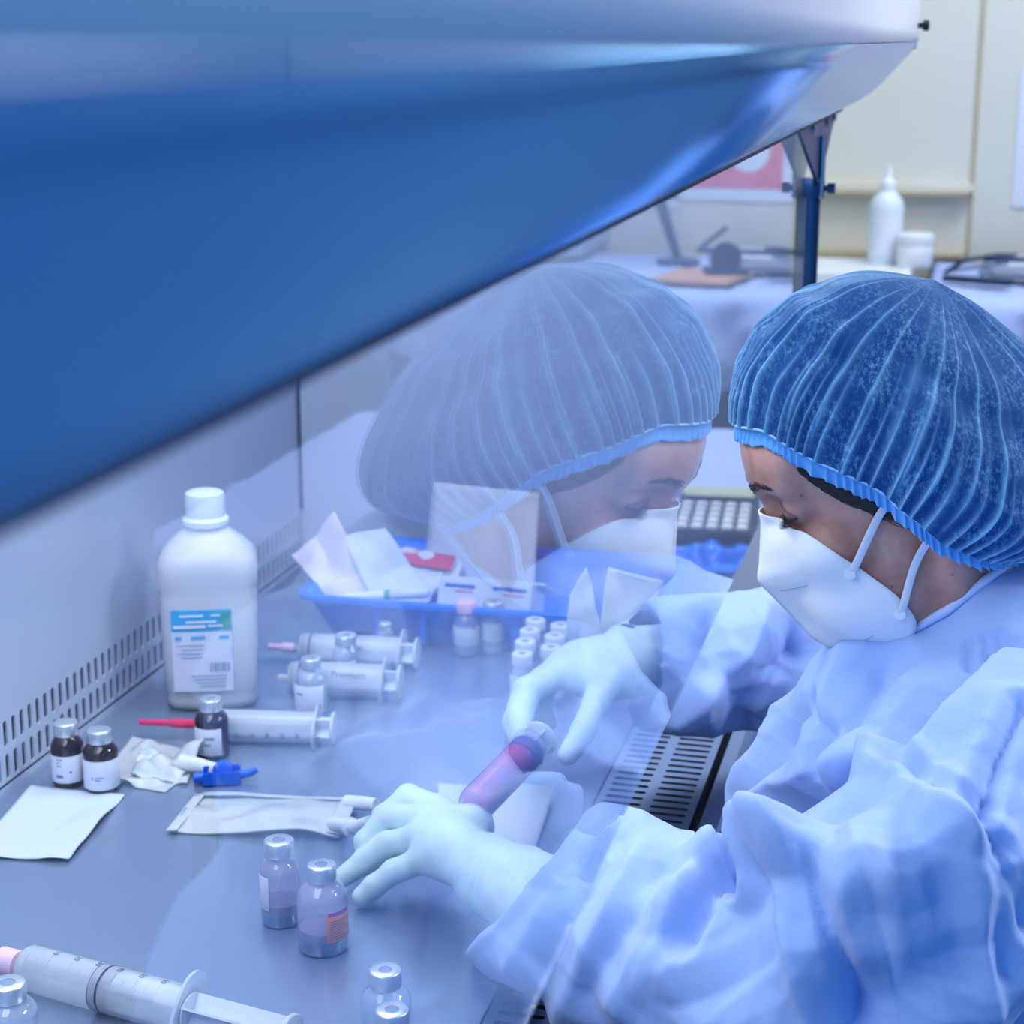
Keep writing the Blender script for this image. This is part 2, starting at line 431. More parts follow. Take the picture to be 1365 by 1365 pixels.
kn.lathe([(0.003, 0.0), (0.003, 0.006), (0.0055, 0.007), (0.006, 0.012), (0.0045, 0.0135), (0.0, 0.0135)], 16, mt)
kn.build('latch_knob', 'rubber', cab)
# sash: one sheet of glass with polished edge
sash = box_obj('glass_sash', (XN, 1.868, YG, YG+0.0015, 1.006, 1.40), 'glass', cab)
# support post at the far end of the sash
post = MB(); mtp = Matrix.Translation((1.885, 0.160, 0))
post.tube([(1.885, 0.160, 0.80), (1.885, 0.160, 1.275)], 0.0075, 16)
post.build('support_post', 'strut', cab)
col = MB()
col.lathe([(0.0105, 1.262), (0.0115, 1.265), (0.0115, 1.279), (0.0105, 1.282), (0.0078, 1.282)], 20, mtp)
col.tube([(1.885, 0.160, 1.272), (1.885, 0.140, 1.272)], 0.0032, 10); col.tube([(1.885, 0.138, 1.272), (1.885, 0.146, 1.272)], 0.0058, 6)
col.build('post_clamp', 'strut', cab)
MB().tube([(1.880, 0.152, 1.262), (1.880, 0.152, 1.325)], 0.0035, 10).build('post_pin', 'steel_bright', cab)
pl = MB()
tri = [(1.66, 1.3450), (2.062, 1.3450), (2.062, 1.338), (1.925, 1.286), (1.90, 1.276), (1.87, 1.276), (1.845, 1.286), (1.66, 1.338)]
k = len(tri)
pl.add([(x, 0.1545, z) for x, z in tri]+[(x, 0.158, z) for x, z in tri], [tuple(range(k)), tuple(range(k, 2*k))[::-1]]+[(i, (i+1) % k, k+(i+1) % k, k+i) for i in range(k)])
pl.build('support_bracket', 'strut', cab, False)
for bx, bz in ((1.94, 1.336), (2.03, 1.3375), (1.905, 1.303), (1.78, 1.336)):
    b = MB(); b.lathe([(0.0046, 0), (0.0046, 0.002), (0.003, 0.0035), (0.0, 0.004)], 8, Matrix.Translation((bx, 0.1545, bz))@Matrix.Rotation(PI/2, 4, 'X'))
    b.build('bolt', 'steel_bright', cab)

# ------------------------------------------------------------------ things on the worktop
def vial(name, x, y, r, h, capr, glass, label=None, cat='vial', group=None, rz=0.0, lab=None, labcol='label', liquid=None, base=False,
         capmat='foil', prints=(), capdome=False):
    """injection vial: glass body, crimped cap, stopper, optional label (a0, a1, z0, z1), liquid column and thick base"""
    root = empty(name, (x, y, WT), rz, label=label, cat=cat, group=group)
    ch = min(0.010, h*0.18); nr = capr*0.82; zc = h-ch
    sh = h*0.62; prof = [(0, 0.0008), (r*0.80, 0.0003), (r*0.95, 0.0012), (r, 0.004), (r, sh), (r*0.985, sh+0.03*h), (r*0.93, sh+0.07*h), (r*0.80, sh+0.12*h),
            (r*0.62 if r*0.62 > nr else nr*1.05, sh+0.155*h), (nr*0.98, sh+0.18*h), (nr*0.95, zc)]
    MB().lathe(prof, 40).build('glass_body', glass, root)
    c = capr
    cp = [(c*0.80, zc-0.0014), (c*0.98, zc-0.001), (c, zc), (c, h-0.0012), (c*0.95, h-0.0003), (c*0.9, h)]
    if capdome: cp += [(c*0.6, h+0.0006), (0, h+0.0008)]
    else: cp += [(c*0.42, h), (c*0.40, h-0.0008)]
    MB().lathe(cp, 36).build('crimp_cap', capmat, root)
    if not capdome: MB().lathe([(c*0.41, h-0.0009), (c*0.35, h-0.0004), (c*0.12, h-0.0002), (0, h-0.0002)], 20).build('stopper', 'stopper', root)
    if liquid: MB().lathe([(0, 0.003), (r*0.90, 0.003), (r*0.93, 0.005), (r*0.93, liquid[0]), (0, liquid[0]-0.0004)], 32).build('liquid', liquid[1], root)
    if base: MB().lathe([(0, 0.0004), (r*0.94, 0.0009), (r*0.99, 0.0035), (r*0.99, 0.0095), (r*0.9, 0.0102), (0, 0.0095)], 40).build('thick_base', 'vial_base', root)
    if lab:
        a0, a1, z0, z1 = lab
        MB().lathe([(r*1.012, z0), (r*1.02, z0+0.0002), (r*1.02, z1-0.0002), (r*1.012, z1)], 28, a0=a0, a1=a1).build('paper_label', labcol, root)
        for pi_, (b0, b1, y0, y1, pm) in enumerate(prints):
            MB().lathe([(r*1.026, y0), (r*1.027, y1)], 12, a0=b0, a1=b1).build('label_print', pm, root)
    return root
RZ = PI     # camera side of the bench is -x
def lines(a0, a1, z0, z1, n, m):    # rows of small print
    out = []
    for i in range(n):
        z = z1-(z1-z0)*(i+0.25)/n; e = a1-(a1-a0)*(0.12*((i*7) % 4))
        out.append((a0, e, z-(z1-z0)/n*0.45, z, m))
    return out
# camera direction from each vial is close to angle PI+atan(y/x)
def face(x, y): return PI+math.atan2(y, x)
f = face(1.292, 0.723)
vial('amber_vial', 1.292, 0.7229, 0.0139, 0.0569, 0.0106, 'amber', 'brown vial of the pair by the slotted back wall, the one nearer the wall', group='brown drug vials',
     lab=(f-1.9, f+1.9, 0.006, 0.030), liquid=(0.035, 'brown_drug'), capdome=True,
     prints=lines(f-0.75, f-0.35, 0.020, 0.0285, 3, 'ink_grey')+[(f-0.8, f-0.35, 0.0105, 0.0135, 'ink_violet'), (f+0.05, f+0.2, 0.015, 0.017, 'ink_violet')])
f = face(1.2902, 0.6916)
vial('amber_vial', 1.2890, 0.6900, 0.0150, 0.0545, 0.0105, 'amber', 'brown vial of the pair by the slotted back wall, overlapping in front of the other', group='brown drug vials',
     lab=(f-1.9, f+1.9, 0.0045, 0.0305), liquid=(0.034, 'brown_drug'), capdome=True,
     prints=[(f-0.6, f-0.5, 0.014, 0.0165, 'ink_violet')]+lines(f-0.4, f+0.1, 0.0125, 0.017, 2, 'ink_violet'))
f = face(1.3873, 0.6299)
vial('amber_vial', 1.3815, 0.6285, 0.0150, 0.0545, 0.0102, 'amber', 'brown glass vial standing alone in front of the syringe with the red needle cap', group='brown drug vials',
     lab=(f-2.1, f+0.55, 0.005, 0.030), liquid=(0.036, 'brown_drug'), prints=lines(f-0.5, f+0.1, 0.012, 0.024, 2, 'ink_grey'))
f = face(1.104, 0.454)
vial('clear_vial', 1.1042, 0.4543, 0.0147, 0.0644, 0.0110, 'vial_pink', 'pinkish clear vial standing behind the vial with the orange label, white label edge showing', base=True,
     group='used clear vials', lab=(f-1.5, f-0.62, 0.014, 0.040), liquid=(0.017, 'purple_res'))
f = face(1.0754, 0.4114)
vial('clear_vial', 1.0754, 0.4114, 0.0180, 0.0640, 0.0104, 'vial_pink', 'pinkish clear vial with an orange and magenta label, near the gloved left hand', base=True, group='used clear vials',
     lab=(f+0.12, f+1.35, 0.0115, 0.034), labcol='orange', liquid=(0.017, 'purple_res'),
     prints=[(f+0.2, f+1.2, 0.0315, 0.0345, 'magenta')]+lines(f+0.25, f+1.2, 0.013, 0.0285, 8, 'ink_brown'))
vial('clear_vial', 0.9581, 0.3261, 0.0162, 0.0576, 0.0103, 'vial', 'empty clear vial beside the front grille, the farther of the two nearest the lens', group='empty clear vials')
f = face(0.9155, 0.3078)
vial('clear_vial', 0.9155, 0.3078, 0.0158, 0.0566, 0.0104, 'vial', 'empty clear vial at the bottom edge, the nearest of the two beside the front grille', group='empty clear vials',
     lab=(f+0.9, f+1.5, 0.02, 0.034), labcol='magenta')
vial('clear_vial', 0.888, 0.5485, 0.0168, 0.056, 0.0112, 'vial', 'clear vial cut off at the lower left corner, nearer than the big empty syringe', group='empty clear vials')
f = face(1.6995, 0.4820)
vial('powder_vial', 1.6995, 0.4820, 0.0137, 0.0583, 0.0112, 'vial', 'clear vial with a pale pink cap in front of the blue tray', group='small vials before the tray', capmat='palepink', capdome=True,
     liquid=(0.013, 'ink_grey'), lab=(f-1.6, f+1.6, 0.0135, 0.034), labcol='film_dense', prints=[(f-0.9, f+0.3, 0.0325, 0.0335, 'ink_violet'), (f+0.4, f+0.75, 0.031, 0.0345, 'red_print')])
f = face(1.7094, 0.4555)
vial('powder_vial', 1.7094, 0.4555, 0.0121, 0.0573, 0.0112, 'vial', 'clear vial with a metal cap beside the pink capped vial', group='small vials before the tray',
     liquid=(0.010, 'ink_grey'), lab=(f-1.6, f+1.6, 0.016, 0.036), labcol='film_dense')
f = face(1.590, 0.5755)
vial('powder_vial', 1.590, 0.5755, 0.0136, 0.0500, 0.0108, 'vial', 'white labelled vial standing between the two rear syringes', group='small vials among the syringes', lab=(f-0.6, f+0.75, 0.006, 0.026))
vial('powder_vial', 1.6863, 0.5665, 0.0090, 0.0330, 0.0072, 'vial', 'tiniest clear vial, behind the rearmost syringe, before the blue tray', group='small vials among the syringes')
f = face(1.505, 0.5800)
vial('powder_vial', 1.505, 0.5800, 0.0165, 0.0545, 0.0098, 'vial', 'stout vial with white label and green stripe, behind the red capped syringe', group='small vials among the syringes',
     lab=(f-1.7, f+0.9, 0.004, 0.031), prints=[(f+0.72, f+0.84, 0.006, 0.0305, 'green'), (f-1.0, f-0.55, 0.0215, 0.0232, 'green')])
# boxed set of small vials next to the far hand
first = None
CV = [(1.563, 0.388), (1.5985, 0.394), (1.633, 0.398), (1.666, 0.400), (1.588, 0.366), (1.622, 0.370), (1.656, 0.372), (1.643, 0.346), (1.676, 0.350)]
first = None
for i, (dx, dy) in enumerate(CV):
    x, y = dx, dy
    row = 'left' if i < 4 else 'middle' if i < 7 else 'right'; k = i if i < 4 else i-4 if i < 7 else i-7
    order = (('nearest', 'second', 'third', 'farthest'), ('nearest', 'middle', 'farthest'), ('nearer', 'farther'))[0 if i < 4 else 1 if i < 7 else 2][k]
    lb = f"white capped vial, {order} one in the {row} row of the block by the far glove"
    if first is None:
        f = face(x, y)
        o = first = vial('capped_vial', x, y, 0.0118, 0.056, 0.0102, 'vial', lb, group='block of small vials by the far glove', capmat='white', lab=(f-1.8, f+1.8, 0.006, 0.036), prints=[(f+0.35, f+0.5, 0.012, 0.03, 'blue_print')])
    else:
        o = copy_tree(first); o.location = (x, y, WT); o['label'] = lb
# saline bottle: squarish blow-moulded body, screw cap, printed label
bx, by = 1.5150, 0.6860
bot = empty('saline_bottle', (bx, by, WT), math.atan2(by, bx)-0.06, label='large milky plastic bottle with screw cap and cyan headed label', cat='bottle')
def sq(r, z, p, n=56, e=1.0):
    out = []
    for k in range(n):
        a = 2*PI*k/n; c, s_ = math.cos(a), math.sin(a)
        d = (abs(c)**p+abs(s_)**p)**(-1/p)
        out.append((d*c*r*0.86, d*s_*r*1.0, z))
    return out
H = 0.208
prof = [(0.0, 0, 4), (0.036, 0, 4), (0.0420, 0.003, 4), (0.0440, 0.010, 4.2), (0.0430, 0.0165, 4.2), (0.0445, 0.020, 4.2), (0.0450, 0.045, 4.5), (0.0455, 0.08, 4.5), (0.0462, 0.112, 4.5), (0.0452, 0.1175, 4.5), (0.0468, 0.123, 4.5), (0.0474, 0.135, 4.2),
        (0.0465, 0.1445, 4), (0.0425, 0.152, 3.6), (0.034, 0.1610, 3), (0.026, 0.168, 2.4), (0.0195, 0.1735, 2), (0.0178, 0.176, 2)]
V = []; n = 56
for r, z, p in prof: V += sq(max(r, 1e-4), z, p)
Fc = [(i*n+k, i*n+(k+1) % n, (i+1)*n+(k+1) % n, (i+1)*n+k) for i in range(len(prof)-1) for k in range(n)]
mesh_obj('bottle_body', V, Fc, 'bottle', bot)
cp = MB(); cp.lathe([(0.0175, 0.1745), (0.0195, 0.1750), (0.0215, 0.1765), (0.0218, 0.1815), (0.0200, 0.1835), (0.0188, 0.1845), (0.0190, 0.1862), (0.0188, 0.203), (0.0178, 0.2065), (0.015, H), (0, H+0.0005)], 40)
cp.build('screw_cap', 'bottle_cap', bot)
wl = MB()
V = []
for r, z, p in [(0.0, 0.004, 4), (0.040, 0.004, 4), (0.0415, 0.012, 4.2), (0.0425, 0.05, 4.5), (0.0434, 0.1165, 4.5), (0.0, 0.1168, 4)]: V += sq(max(r, 1e-4), z, p)
mesh_obj('saline', V, [(i*n+k, i*n+(k+1) % n, (i+1)*n+(k+1) % n, (i+1)*n+k) for i in range(5) for k in range(n)], 'film', bot)
XL = -0.0400
def flat(name, y0, y1, z0, z1, m, lift=0.0):
    V = []; nn = 8
    for j in range(nn+1):
        y = y0+(y1-y0)*j/nn
        for z in (z0, z1): V.append((XL-lift+0.0012*(abs(y)/0.03)**3, y, z))
    return mesh_obj(name, V, [(2*j, 2*j+1, 2*j+3, 2*j+2) for j in range(nn)], m, bot)
LY0, LY1 = -0.022, 0.034       # +y is to the left seen from the lens
flat('bottle_label', LY0, LY1, 0.022, 0.103, 'label', 0.0003)
flat('label_header', LY0, LY1, 0.082, 0.103, 'cyan', 0.0007)
flat('label_corner', LY0, LY0+0.010, 0.083, 0.1, 'green', 0.0010)
mb = MB()
for (a, b, z0, z1) in [(0.004, 0.026, 0.0965, 0.0985), (-0.008, 0.020, 0.0905, 0.0925), (-0.012, -0.003, 0.097, 0.0985), (0.002, 0.032, 0.0855, 0.0885), (-0.014, 0.0, 0.0865, 0.0885)]:
    mb.box(XL-0.0016, XL-0.0013, a, b, z0, z1)
mb.build('header_print', 'white', bot, False)
mb = MB()
for (a, b) in [(0.025, 0.031), (0.003, 0.016), (-0.019, -0.010)]: mb.box(XL-0.0011, XL-0.0008, a, b, 0.0745, 0.0775)
mb.build('cyan_line', 'cyan', bot, False)
mb = MB()
for i, w in enumerate([2, 1, 1, 3, 1, 2, 1, 1, 2, 3, 1, 1, 2, 1]):
    y = -0.001-i*0.00135; mb.box(XL-0.0011, XL-0.0008, y-0.00033*w, y, 0.042, 0.051)
for i in range(4): mb.box(XL-0.0011, XL-0.0008, -0.016+0.0005*i, 0.018-0.003*i, 0.0375-0.0035*i, 0.0382-0.0035*i)
for i in range(4): mb.box(XL-0.0011, XL-0.0008, 0.004+0.0005*i, 0.03-0.004*(i % 2), 0.068-0.004*i, 0.0686-0.004*i)
mb.build('label_barcode', 'ink_grey', bot, False)

def syringe(name, p0, p1, r, plunge, label, body='syringe', capcol=None, caplen=0.0, group='large syringes on the worktop', scale=True, flange_roll=0.6, seal_m='seal', textrot=None, fill=None, tipw=0.003, words=None, sides=1, caprad=0.004, rod=None, ticks=True):
    """luer syringe from needle end p0 to flange p1 (axis points); plunge = fraction where the plunger seal sits"""
    p0, p1 = Vector(p0), Vector(p1); ax = (p1-p0); L = ax.length; ax.normalize()
    root = empty(name, p0, label=label, cat='syringe', group=group)
    root.rotation_euler = ax.to_track_quat('Z', 'Y').to_euler()
    MB().lathe([(tipw*0.7, -0.011), (tipw, -0.010), (tipw, -0.001), (r*0.55, 0.0), (r*0.9, 0.002), (r, 0.006), (r, L-0.002), (r*0.97, L)], 40).build('barrel', body, root)
    # finger flange, two ears
    fl = MB(); V = []
    for zz in (L-0.0012, L+0.0012):
        for k in range(40):
            a = 2*PI*k/40+flange_roll; e = r*1.06+r*0.62*max(0, abs(math.cos(a-flange_roll)))**2.2
            V.append((e*math.cos(a), e*math.sin(a), zz))
    fl.add(V, [tuple(range(40))[::-1], tuple(range(40, 80))]+[(k, (k+1) % 40, 40+(k+1) % 40, 40+k) for k in range(40)])
    fl.build('finger_flange', body, root)
    zs = L*plunge
    MB().lathe([(0, zs-0.004), (r*0.5, zs-0.002), (r*0.95, zs), (r*1.004, zs+0.0012), (r*0.985, zs+0.003), (r*0.985, zs+0.006), (r*1.004, zs+0.0075), (r*1.004, zs+0.009), (r*0.8, zs+0.011), (0, zs+0.011)], 40).build('plunger_seal', seal_m, root)
    zend = L+(rod if rod else max(0.014, zs*0.62+0.008)); pr_ = MB(); w = r*0.80
    for a in (flange_roll, flange_roll+PI/2):
        pr_.box(-w, w, -0.0008, 0.0008, zs+0.010, zend, mtx=Matrix.Rotation(a, 4, 'Z'))
    for z in (zs+0.016, (zs+zend)/2): pr_.lathe([(0, z), (w, z), (w, z+0.001), (0, z+0.001)], 24)
    pr_.build('plunger_rod', 'syringe_white', root)
    MB().lathe([(0, zend), (r*0.95, zend), (r*1.02, zend+0.001), (r*1.02, zend+0.002), (r*0.95, zend+0.003), (0, zend+0.003)], 36).build('thumb_rest', 'syringe_white', root)
    if fill: MB().lathe([(0, 0.004), (r*0.86, 0.005), (r*0.93, 0.008), (r*0.93, zs-0.001), (0, zs-0.002)], 32).build('drug_fill', fill, root)
    if capcol:
        MB().lathe([(caprad*0.8, -0.011-caplen), (caprad, -0.010-caplen), (caprad*1.05, -0.011-caplen*0.35), (caprad*1.5, -0.010-caplen*0.33), (caprad*1.5, -0.005), (caprad, -0.004)], 18).build('needle_cap', capcol, root)
    if isinstance(textrot, tuple): lv = ax.to_track_quat('Z', 'Y').inverted()@Vector(textrot); textrot = math.atan2(lv.y, lv.x)-1.25*sides
    if scale and textrot is not None:
        t = MB(); nmk = 60
        for i in range(nmk+1 if ticks else 1):
            z = 0.010+(L*0.86-0.010)*i/nmk; big = i % 5 == 0
            span = 0.95 if i % 10 == 0 else 0.7 if big else 0.5
            t.lathe([(r*1.008, z), (r*1.008, z+0.00028)], 8, a0=textrot, a1=textrot+span*sides)
        t.build('graduations', 'ink_grey', root, False)
        t2 = MB()
        for i in range(1, 7):
            V, Fc = text_mesh(str(i*10), 0.0062); z0 = 0.010+(L*0.86-0.010)*i/6
            W = [(r*1.010*math.cos(textrot+(1.25*sides)-v.y/r*sides*0+v.x/r*1.0), r*1.010*math.sin(textrot+1.25*sides+v.x/r), z0+v.y) for v in V]
            t2.add(W, Fc)
        t2.build('scale_numerals', 'ink_dark', root, False)
    if words:
        txt, zc, vw, size = words; V, Fc = text_mesh(txt, size)
        lv = ax.to_track_quat('Z', 'Y').inverted()@Vector(vw); ac = math.atan2(lv.y, lv.x)
        MB().add([(r*1.012*math.cos(ac-v.y/r), r*1.012*math.sin(ac-v.y/r), zc+v.x) for v in V], Fc).build('barrel_print', 'ink_dark', root, False)
    return root
R = 0.0158
syringe('syringe', (0.9730, 0.5870, WT+R), (0.9470, 0.4560, WT+R), R, 0.47, 'big empty syringe with dark blue plunger seal lying across the near corner', capcol='palepink', caplen=0.03, flange_roll=0.9, textrot=PI*0.55+1.0, sides=-1, caprad=0.0062, rod=0.075)
syringe('syringe', (1.4130, 0.6549, WT+0.0150), (1.4310, 0.5480, WT+0.0150), 0.0148, 0.06, 'white syringe with a red needle cap, lying before the milky bottle', capcol='pink', caplen=0.045, flange_roll=0.5, caprad=0.0028, textrot=(-1.0, 0, -0.25), ticks=False)
syringe('syringe', (1.5442, 0.6188, WT+0.0172), (1.5570, 0.5250, WT+0.0172), 0.0168, 0.05, 'clear syringe with printed barrel, middle one of the three behind the bottle', flange_roll=0.4, words=('50 ml Premium', 0.050, (-0.8, 0, 0.55), 0.0095))
syringe('syringe', (1.6292, 0.6400, WT+0.0168), (1.6410, 0.5340, WT+0.0168), 0.0163, 0.05, 'clear syringe with a pale pink needle cap, rearmost, lying along the blue tray', capcol='palepink', caplen=0.022, flange_roll=0.5, caprad=0.0035, words=('50 ml', 0.060, (-0.8, 0, 0.45), 0.008))

# blue tray with a moulded rim
tr = empty('blue_tray', (1.79, 0.49, WT), label='blue plastic tray full of papers and packets at the far wall', cat='tray')
tr.matrix_basis = Matrix.Identity(4)
def ring(x0, x1, y0, y1, z, rr=0.02, k=5):
    out = []
    for cx, cy, a0 in ((x1-rr, y1-rr, 0), (x0+rr, y1-rr, PI/2), (x0+rr, y0+rr, PI), (x1-rr, y0+rr, 1.5*PI)):
        for i in range(k+1):
            a = a0+PI/2*i/k; out.append((cx+rr*math.cos(a), cy+rr*math.sin(a), z))
    return out
rings = [ring(1.725, 1.905, 0.318, 0.640, WT+0.001), ring(1.720, 1.910, 0.312, 0.645, WT+0.004), ring(1.700, 1.932, 0.292, 0.662, WT+0.046), ring(1.692, 1.940, 0.284, 0.670, WT+0.047), ring(1.692, 1.940, 0.284, 0.670, WT+0.052),
         ring(1.699, 1.933, 0.291, 0.663, WT+0.053), ring(1.704, 1.928, 0.296, 0.658, WT+0.048), ring(1.723, 1.907, 0.315, 0.641, WT+0.004)]
V = [p for r_ in rings for p in r_]; n = len(rings[0])
Fc = [(i*n+k, i*n+(k+1) % n, (i+1)*n+(k+1) % n, (i+1)*n+k) for i in range(len(rings)-1) for k in range(n)]+[tuple(range(n))[::-1], tuple((len(rings)-1)*n+k for k in range(n))]
mesh_obj('tray_shell', V, Fc, 'tray', tr, True, None).data.set_sharp_from_angle(angle=0.6)
for yy in (0.38, 0.43, 0.48, 0.53, 0.58):
    MB().box(1.7005, 1.706, yy-0.003, yy+0.003, WT+0.006, WT+0.040, 0.001, Matrix.Translation((0.0, 0, 0))).build('side_rib', 'tray', tr)

# ------------------------------------------------------------------ papers, packets and the filled syringe
tri = lambda u, v: (0, 0, 0)
o = sheet('paper_napkin', [(1.1400, 0.7300, WT+0.002), (1.2795, 0.7530, WT+0.002), (1.2785, 0.6644, WT+0.002), (1.1520, 0.6500, WT+0.002)], 'paper', n=30, amp=0.0040, sc=13, seed=2, zmin=WT+0.0006,
          curl=lambda u, v: (0, 0, 0.004*max(0, v-0.75)*(1-u)+0.006*max(0, u-0.85)*v))
props(o, 'white paper napkin lying flat before the pair of brown vials', 'napkin')
o2 = sheet('paper_square', [(1.360, 0.412, WT+0.004), (1.372, 0.312, WT+0.012), (1.262, 0.303, WT+0.004), (1.236, 0.372, WT+0.003)], 'paper', n=22, amp=0.004, sc=12, seed=5, zmin=WT+0.0006)
props(o2, 'white paper square on the steel under the filled syringe', 'paper')
# clear sachet with two ports held by the left hand
bag = empty('fluid_bag', (1.26, 0.53, WT), label='flat clear plastic fluid bag held by the left glove', cat='bag'); bag.matrix_basis = Matrix.Identity(4)
sheet('bag_film', [(1.2195, 0.5966, WT+0.004), (1.2907, 0.6041, WT+0.004), (1.3060, 0.470, WT+0.006), (1.2400, 0.458, WT+0.006)], 'film', bag, n=26, amp=0.004, sc=14, seed=8, thick=0.002, zmin=WT+0.0012, curl=lambda u, v: (0, 0, 0.006*math.sin(PI*u)*math.sin(PI*v)))
for a, b, c, d in (((1.2175, 0.598, WT+0.004), (1.2925, 0.6055, WT+0.004), (1.2915, 0.596, WT+0.005), (1.2185, 0.589, WT+0.005)),
                   ((1.2400, 0.470, WT+0.007), (1.3075, 0.480, WT+0.007), (1.3080, 0.466, WT+0.008), (1.2400, 0.455, WT+0.008)),
                   ((1.286, 0.604, WT+0.006), (1.293, 0.6045, WT+0.005), (1.3085, 0.468, WT+0.007), (1.301, 0.467, WT+0.009))):
    sheet('welded_seam', [a, b, c, d], 'film_dense', bag, n=10, amp=0.001, sc=20, thick=0.0016, zmin=WT+0.001)
pt = MB(); pt.tube([(1.247, 0.466, WT+0.012), (1.225, 0.438, WT+0.022), (1.212, 0.422, WT+0.034)], [0.0058, 0.0054, 0.0050], 14); pt.lathe([(0.0075, 0), (0.0078, 0.001), (0.0078, 0.003), (0.006, 0.004)], 16, Matrix.Translation((1.232, 0.447, WT+0.018))@Vector((-0.022, -0.028, 0.010)).to_track_quat('Z', 'Y').to_matrix().to_4x4())
pt.build('bag_port', 'white', bag)
pt = MB(); pt.tube([(1.297, 0.472, WT+0.008), (1.290, 0.455, WT+0.012), (1.285, 0.442, WT+0.014)], [0.0062, 0.0060, 0.0056], 14); pt.build('bag_port', 'white', bag)
# crumpled empty bag with blue pinch clamp
cb = empty('empty_drip_bag', (1.34, 0.65, WT), label='crumpled empty clear bag with a white port, lying right of the brown vials', cat='bag'); cb.matrix_basis = Matrix.Identity(4)
sheet('bag_film', [(1.300, 0.700, WT+0.004), (1.402, 0.718, WT+0.010), (1.378, 0.628, WT+0.008), (1.292, 0.634, WT+0.004)], 'film', cb, n=34, amp=0.016, sc=24, seed=11, thick=0.0012, zmin=WT+0.001)
sheet('bag_film', [(1.306, 0.672, WT+0.008), (1.362, 0.690, WT+0.014), (1.352, 0.634, WT+0.012), (1.312, 0.622, WT+0.006)], 'film_dense', cb, n=26, amp=0.014, sc=30, seed=14, thick=0.0010, zmin=WT+0.001)
pt = MB(); pt.tube([(1.340, 0.640, WT+0.009), (1.336, 0.620, WT+0.009), (1.332, 0.604, WT+0.009)], [0.0072, 0.0066, 0.0056], 14); pt.build('bag_port', 'white', cb)
cl = empty('tube_clamp', (1.326, 0.596, WT), math.radians(-68), label='bright blue roller clamp at the end of the crumpled clear bag', cat='clamp')
b = MB(); b.box(-0.016, 0.016, -0.009, -0.0062, 0.0005, 0.013, 0.0008); b.box(-0.016, 0.016, 0.0062, 0.009, 0.0005, 0.013, 0.0008); b.box(-0.016, 0.006, -0.009, 0.009, 0.0005, 0.003, 0.0008); b.build('clamp_body', 'clip_blue', cl)
b = MB(); b.lathe([(0.006, -0.0055), (0.0072, -0.005), (0.0072, 0.005), (0.006, 0.0055)], 20, Matrix.Translation((0.002, 0, 0.012))@Matrix.Rotation(PI/2, 4, 'X')); b.build('clamp_roller', 'clip_blue', cl)
b = MB(); b.tube([(0.012, 0, 0.006), (0.024, 0.002, 0.007), (0.030, 0.004, 0.009)], [0.0042, 0.0036, 0.0030], 12); b.tube([(-0.016, 0, 0.006), (-0.024, -0.001, 0.006)], [0.005, 0.0045], 12); b.build('clamp_spout', 'clip_blue', cl)
# the filled syringe between the hands
syringe('filled_syringe', (1.186, 0.3335, WT+0.066), (1.258, 0.3085, WT+0.085), 0.0142, 0.90, 'syringe filled with red drug held between the two gloves', body='syringe_tint', group='syringe in use', fill='red_liquid', seal_m='purple', flange_roll=2.07, rod=0.020, tipw=0.0052)
# paper wrapper standing behind the far glove
wr = empty('paper_wrapper', (1.5, 0.29, WT+0.1), label='white paper wrapper sticking up behind the far glove', cat='wrapper'); wr.matrix_basis = Matrix.Identity(4)
sheet('wrapper_leaf', [(1.490, 0.3020, 0.890), (1.500, 0.2945, 0.9660), (1.497, 0.2445, 0.9575), (1.485, 0.2650, 0.885)], 'paper', wr, n=18, amp=0.004, sc=18, seed=3)
sheet('wrapper_leaf', [(1.505, 0.3330, 0.885), (1.508, 0.3320, 0.9340), (1.512, 0.3170, 0.9610), (1.500, 0.2950, 0.895)], 'paper', wr, n=14, amp=0.006, sc=22, seed=4)
# contents of the tray
def tissue(label, corners, m, seed, amp=0.012, sc=16, group=None, name='paper_tissue'):
    o = sheet(name, corners, m, n=28, amp=amp, sc=sc, seed=seed); props(o, label, 'tissue', group); return o
tissue('pinkish white tissue standing crumpled at the tray corner next to the milky bottle', [(1.730, 0.640, 0.832), (1.765, 0.700, 0.874), (1.770, 0.650, 0.924), (1.750, 0.600, 0.850)], 'paper_pink', 21, group='crumpled tissues in the tray')
tissue('white tissue crumpled in the middle of the tray heap, before the red edged one', [(1.745, 0.600, 0.834), (1.775, 0.645, 0.895), (1.785, 0.598, 0.908), (1.770, 0.545, 0.846)], 'paper', 22, group='crumpled tissues in the tray')
tissue('white tissue lowest in the tray, spread out behind the white pen', [(1.722, 0.640, 0.836), (1.790, 0.640, 0.862), (1.790, 0.535, 0.862), (1.725, 0.535, 0.838)], 'paper', 23, 0.016, group='crumpled tissues in the tray')
tissue('soft white tissue lying against the upright white pad in the tray', [(1.770, 0.590, 0.845), (1.850, 0.600, 0.868), (1.850, 0.530, 0.862), (1.770, 0.520, 0.845)], 'paper', 24, 0.012, group='crumpled tissues in the tray')
o = sheet('packet', [(1.825, 0.590, 0.856), (1.850, 0.600, 0.866), (1.845, 0.535, 0.862), (1.822, 0.535, 0.852)], 'red_print', n=12, amp=0.003, thick=0.002, seed=6); props(o, 'red edged packet between the tissues and the upright white pad', 'packet')
pad = empty('gauze_pad', (1.88, 0.51, WT+0.03), label='white folded gauze pad standing upright in the blue tray', cat='gauze'); pad.matrix_basis = Matrix.Identity(4)
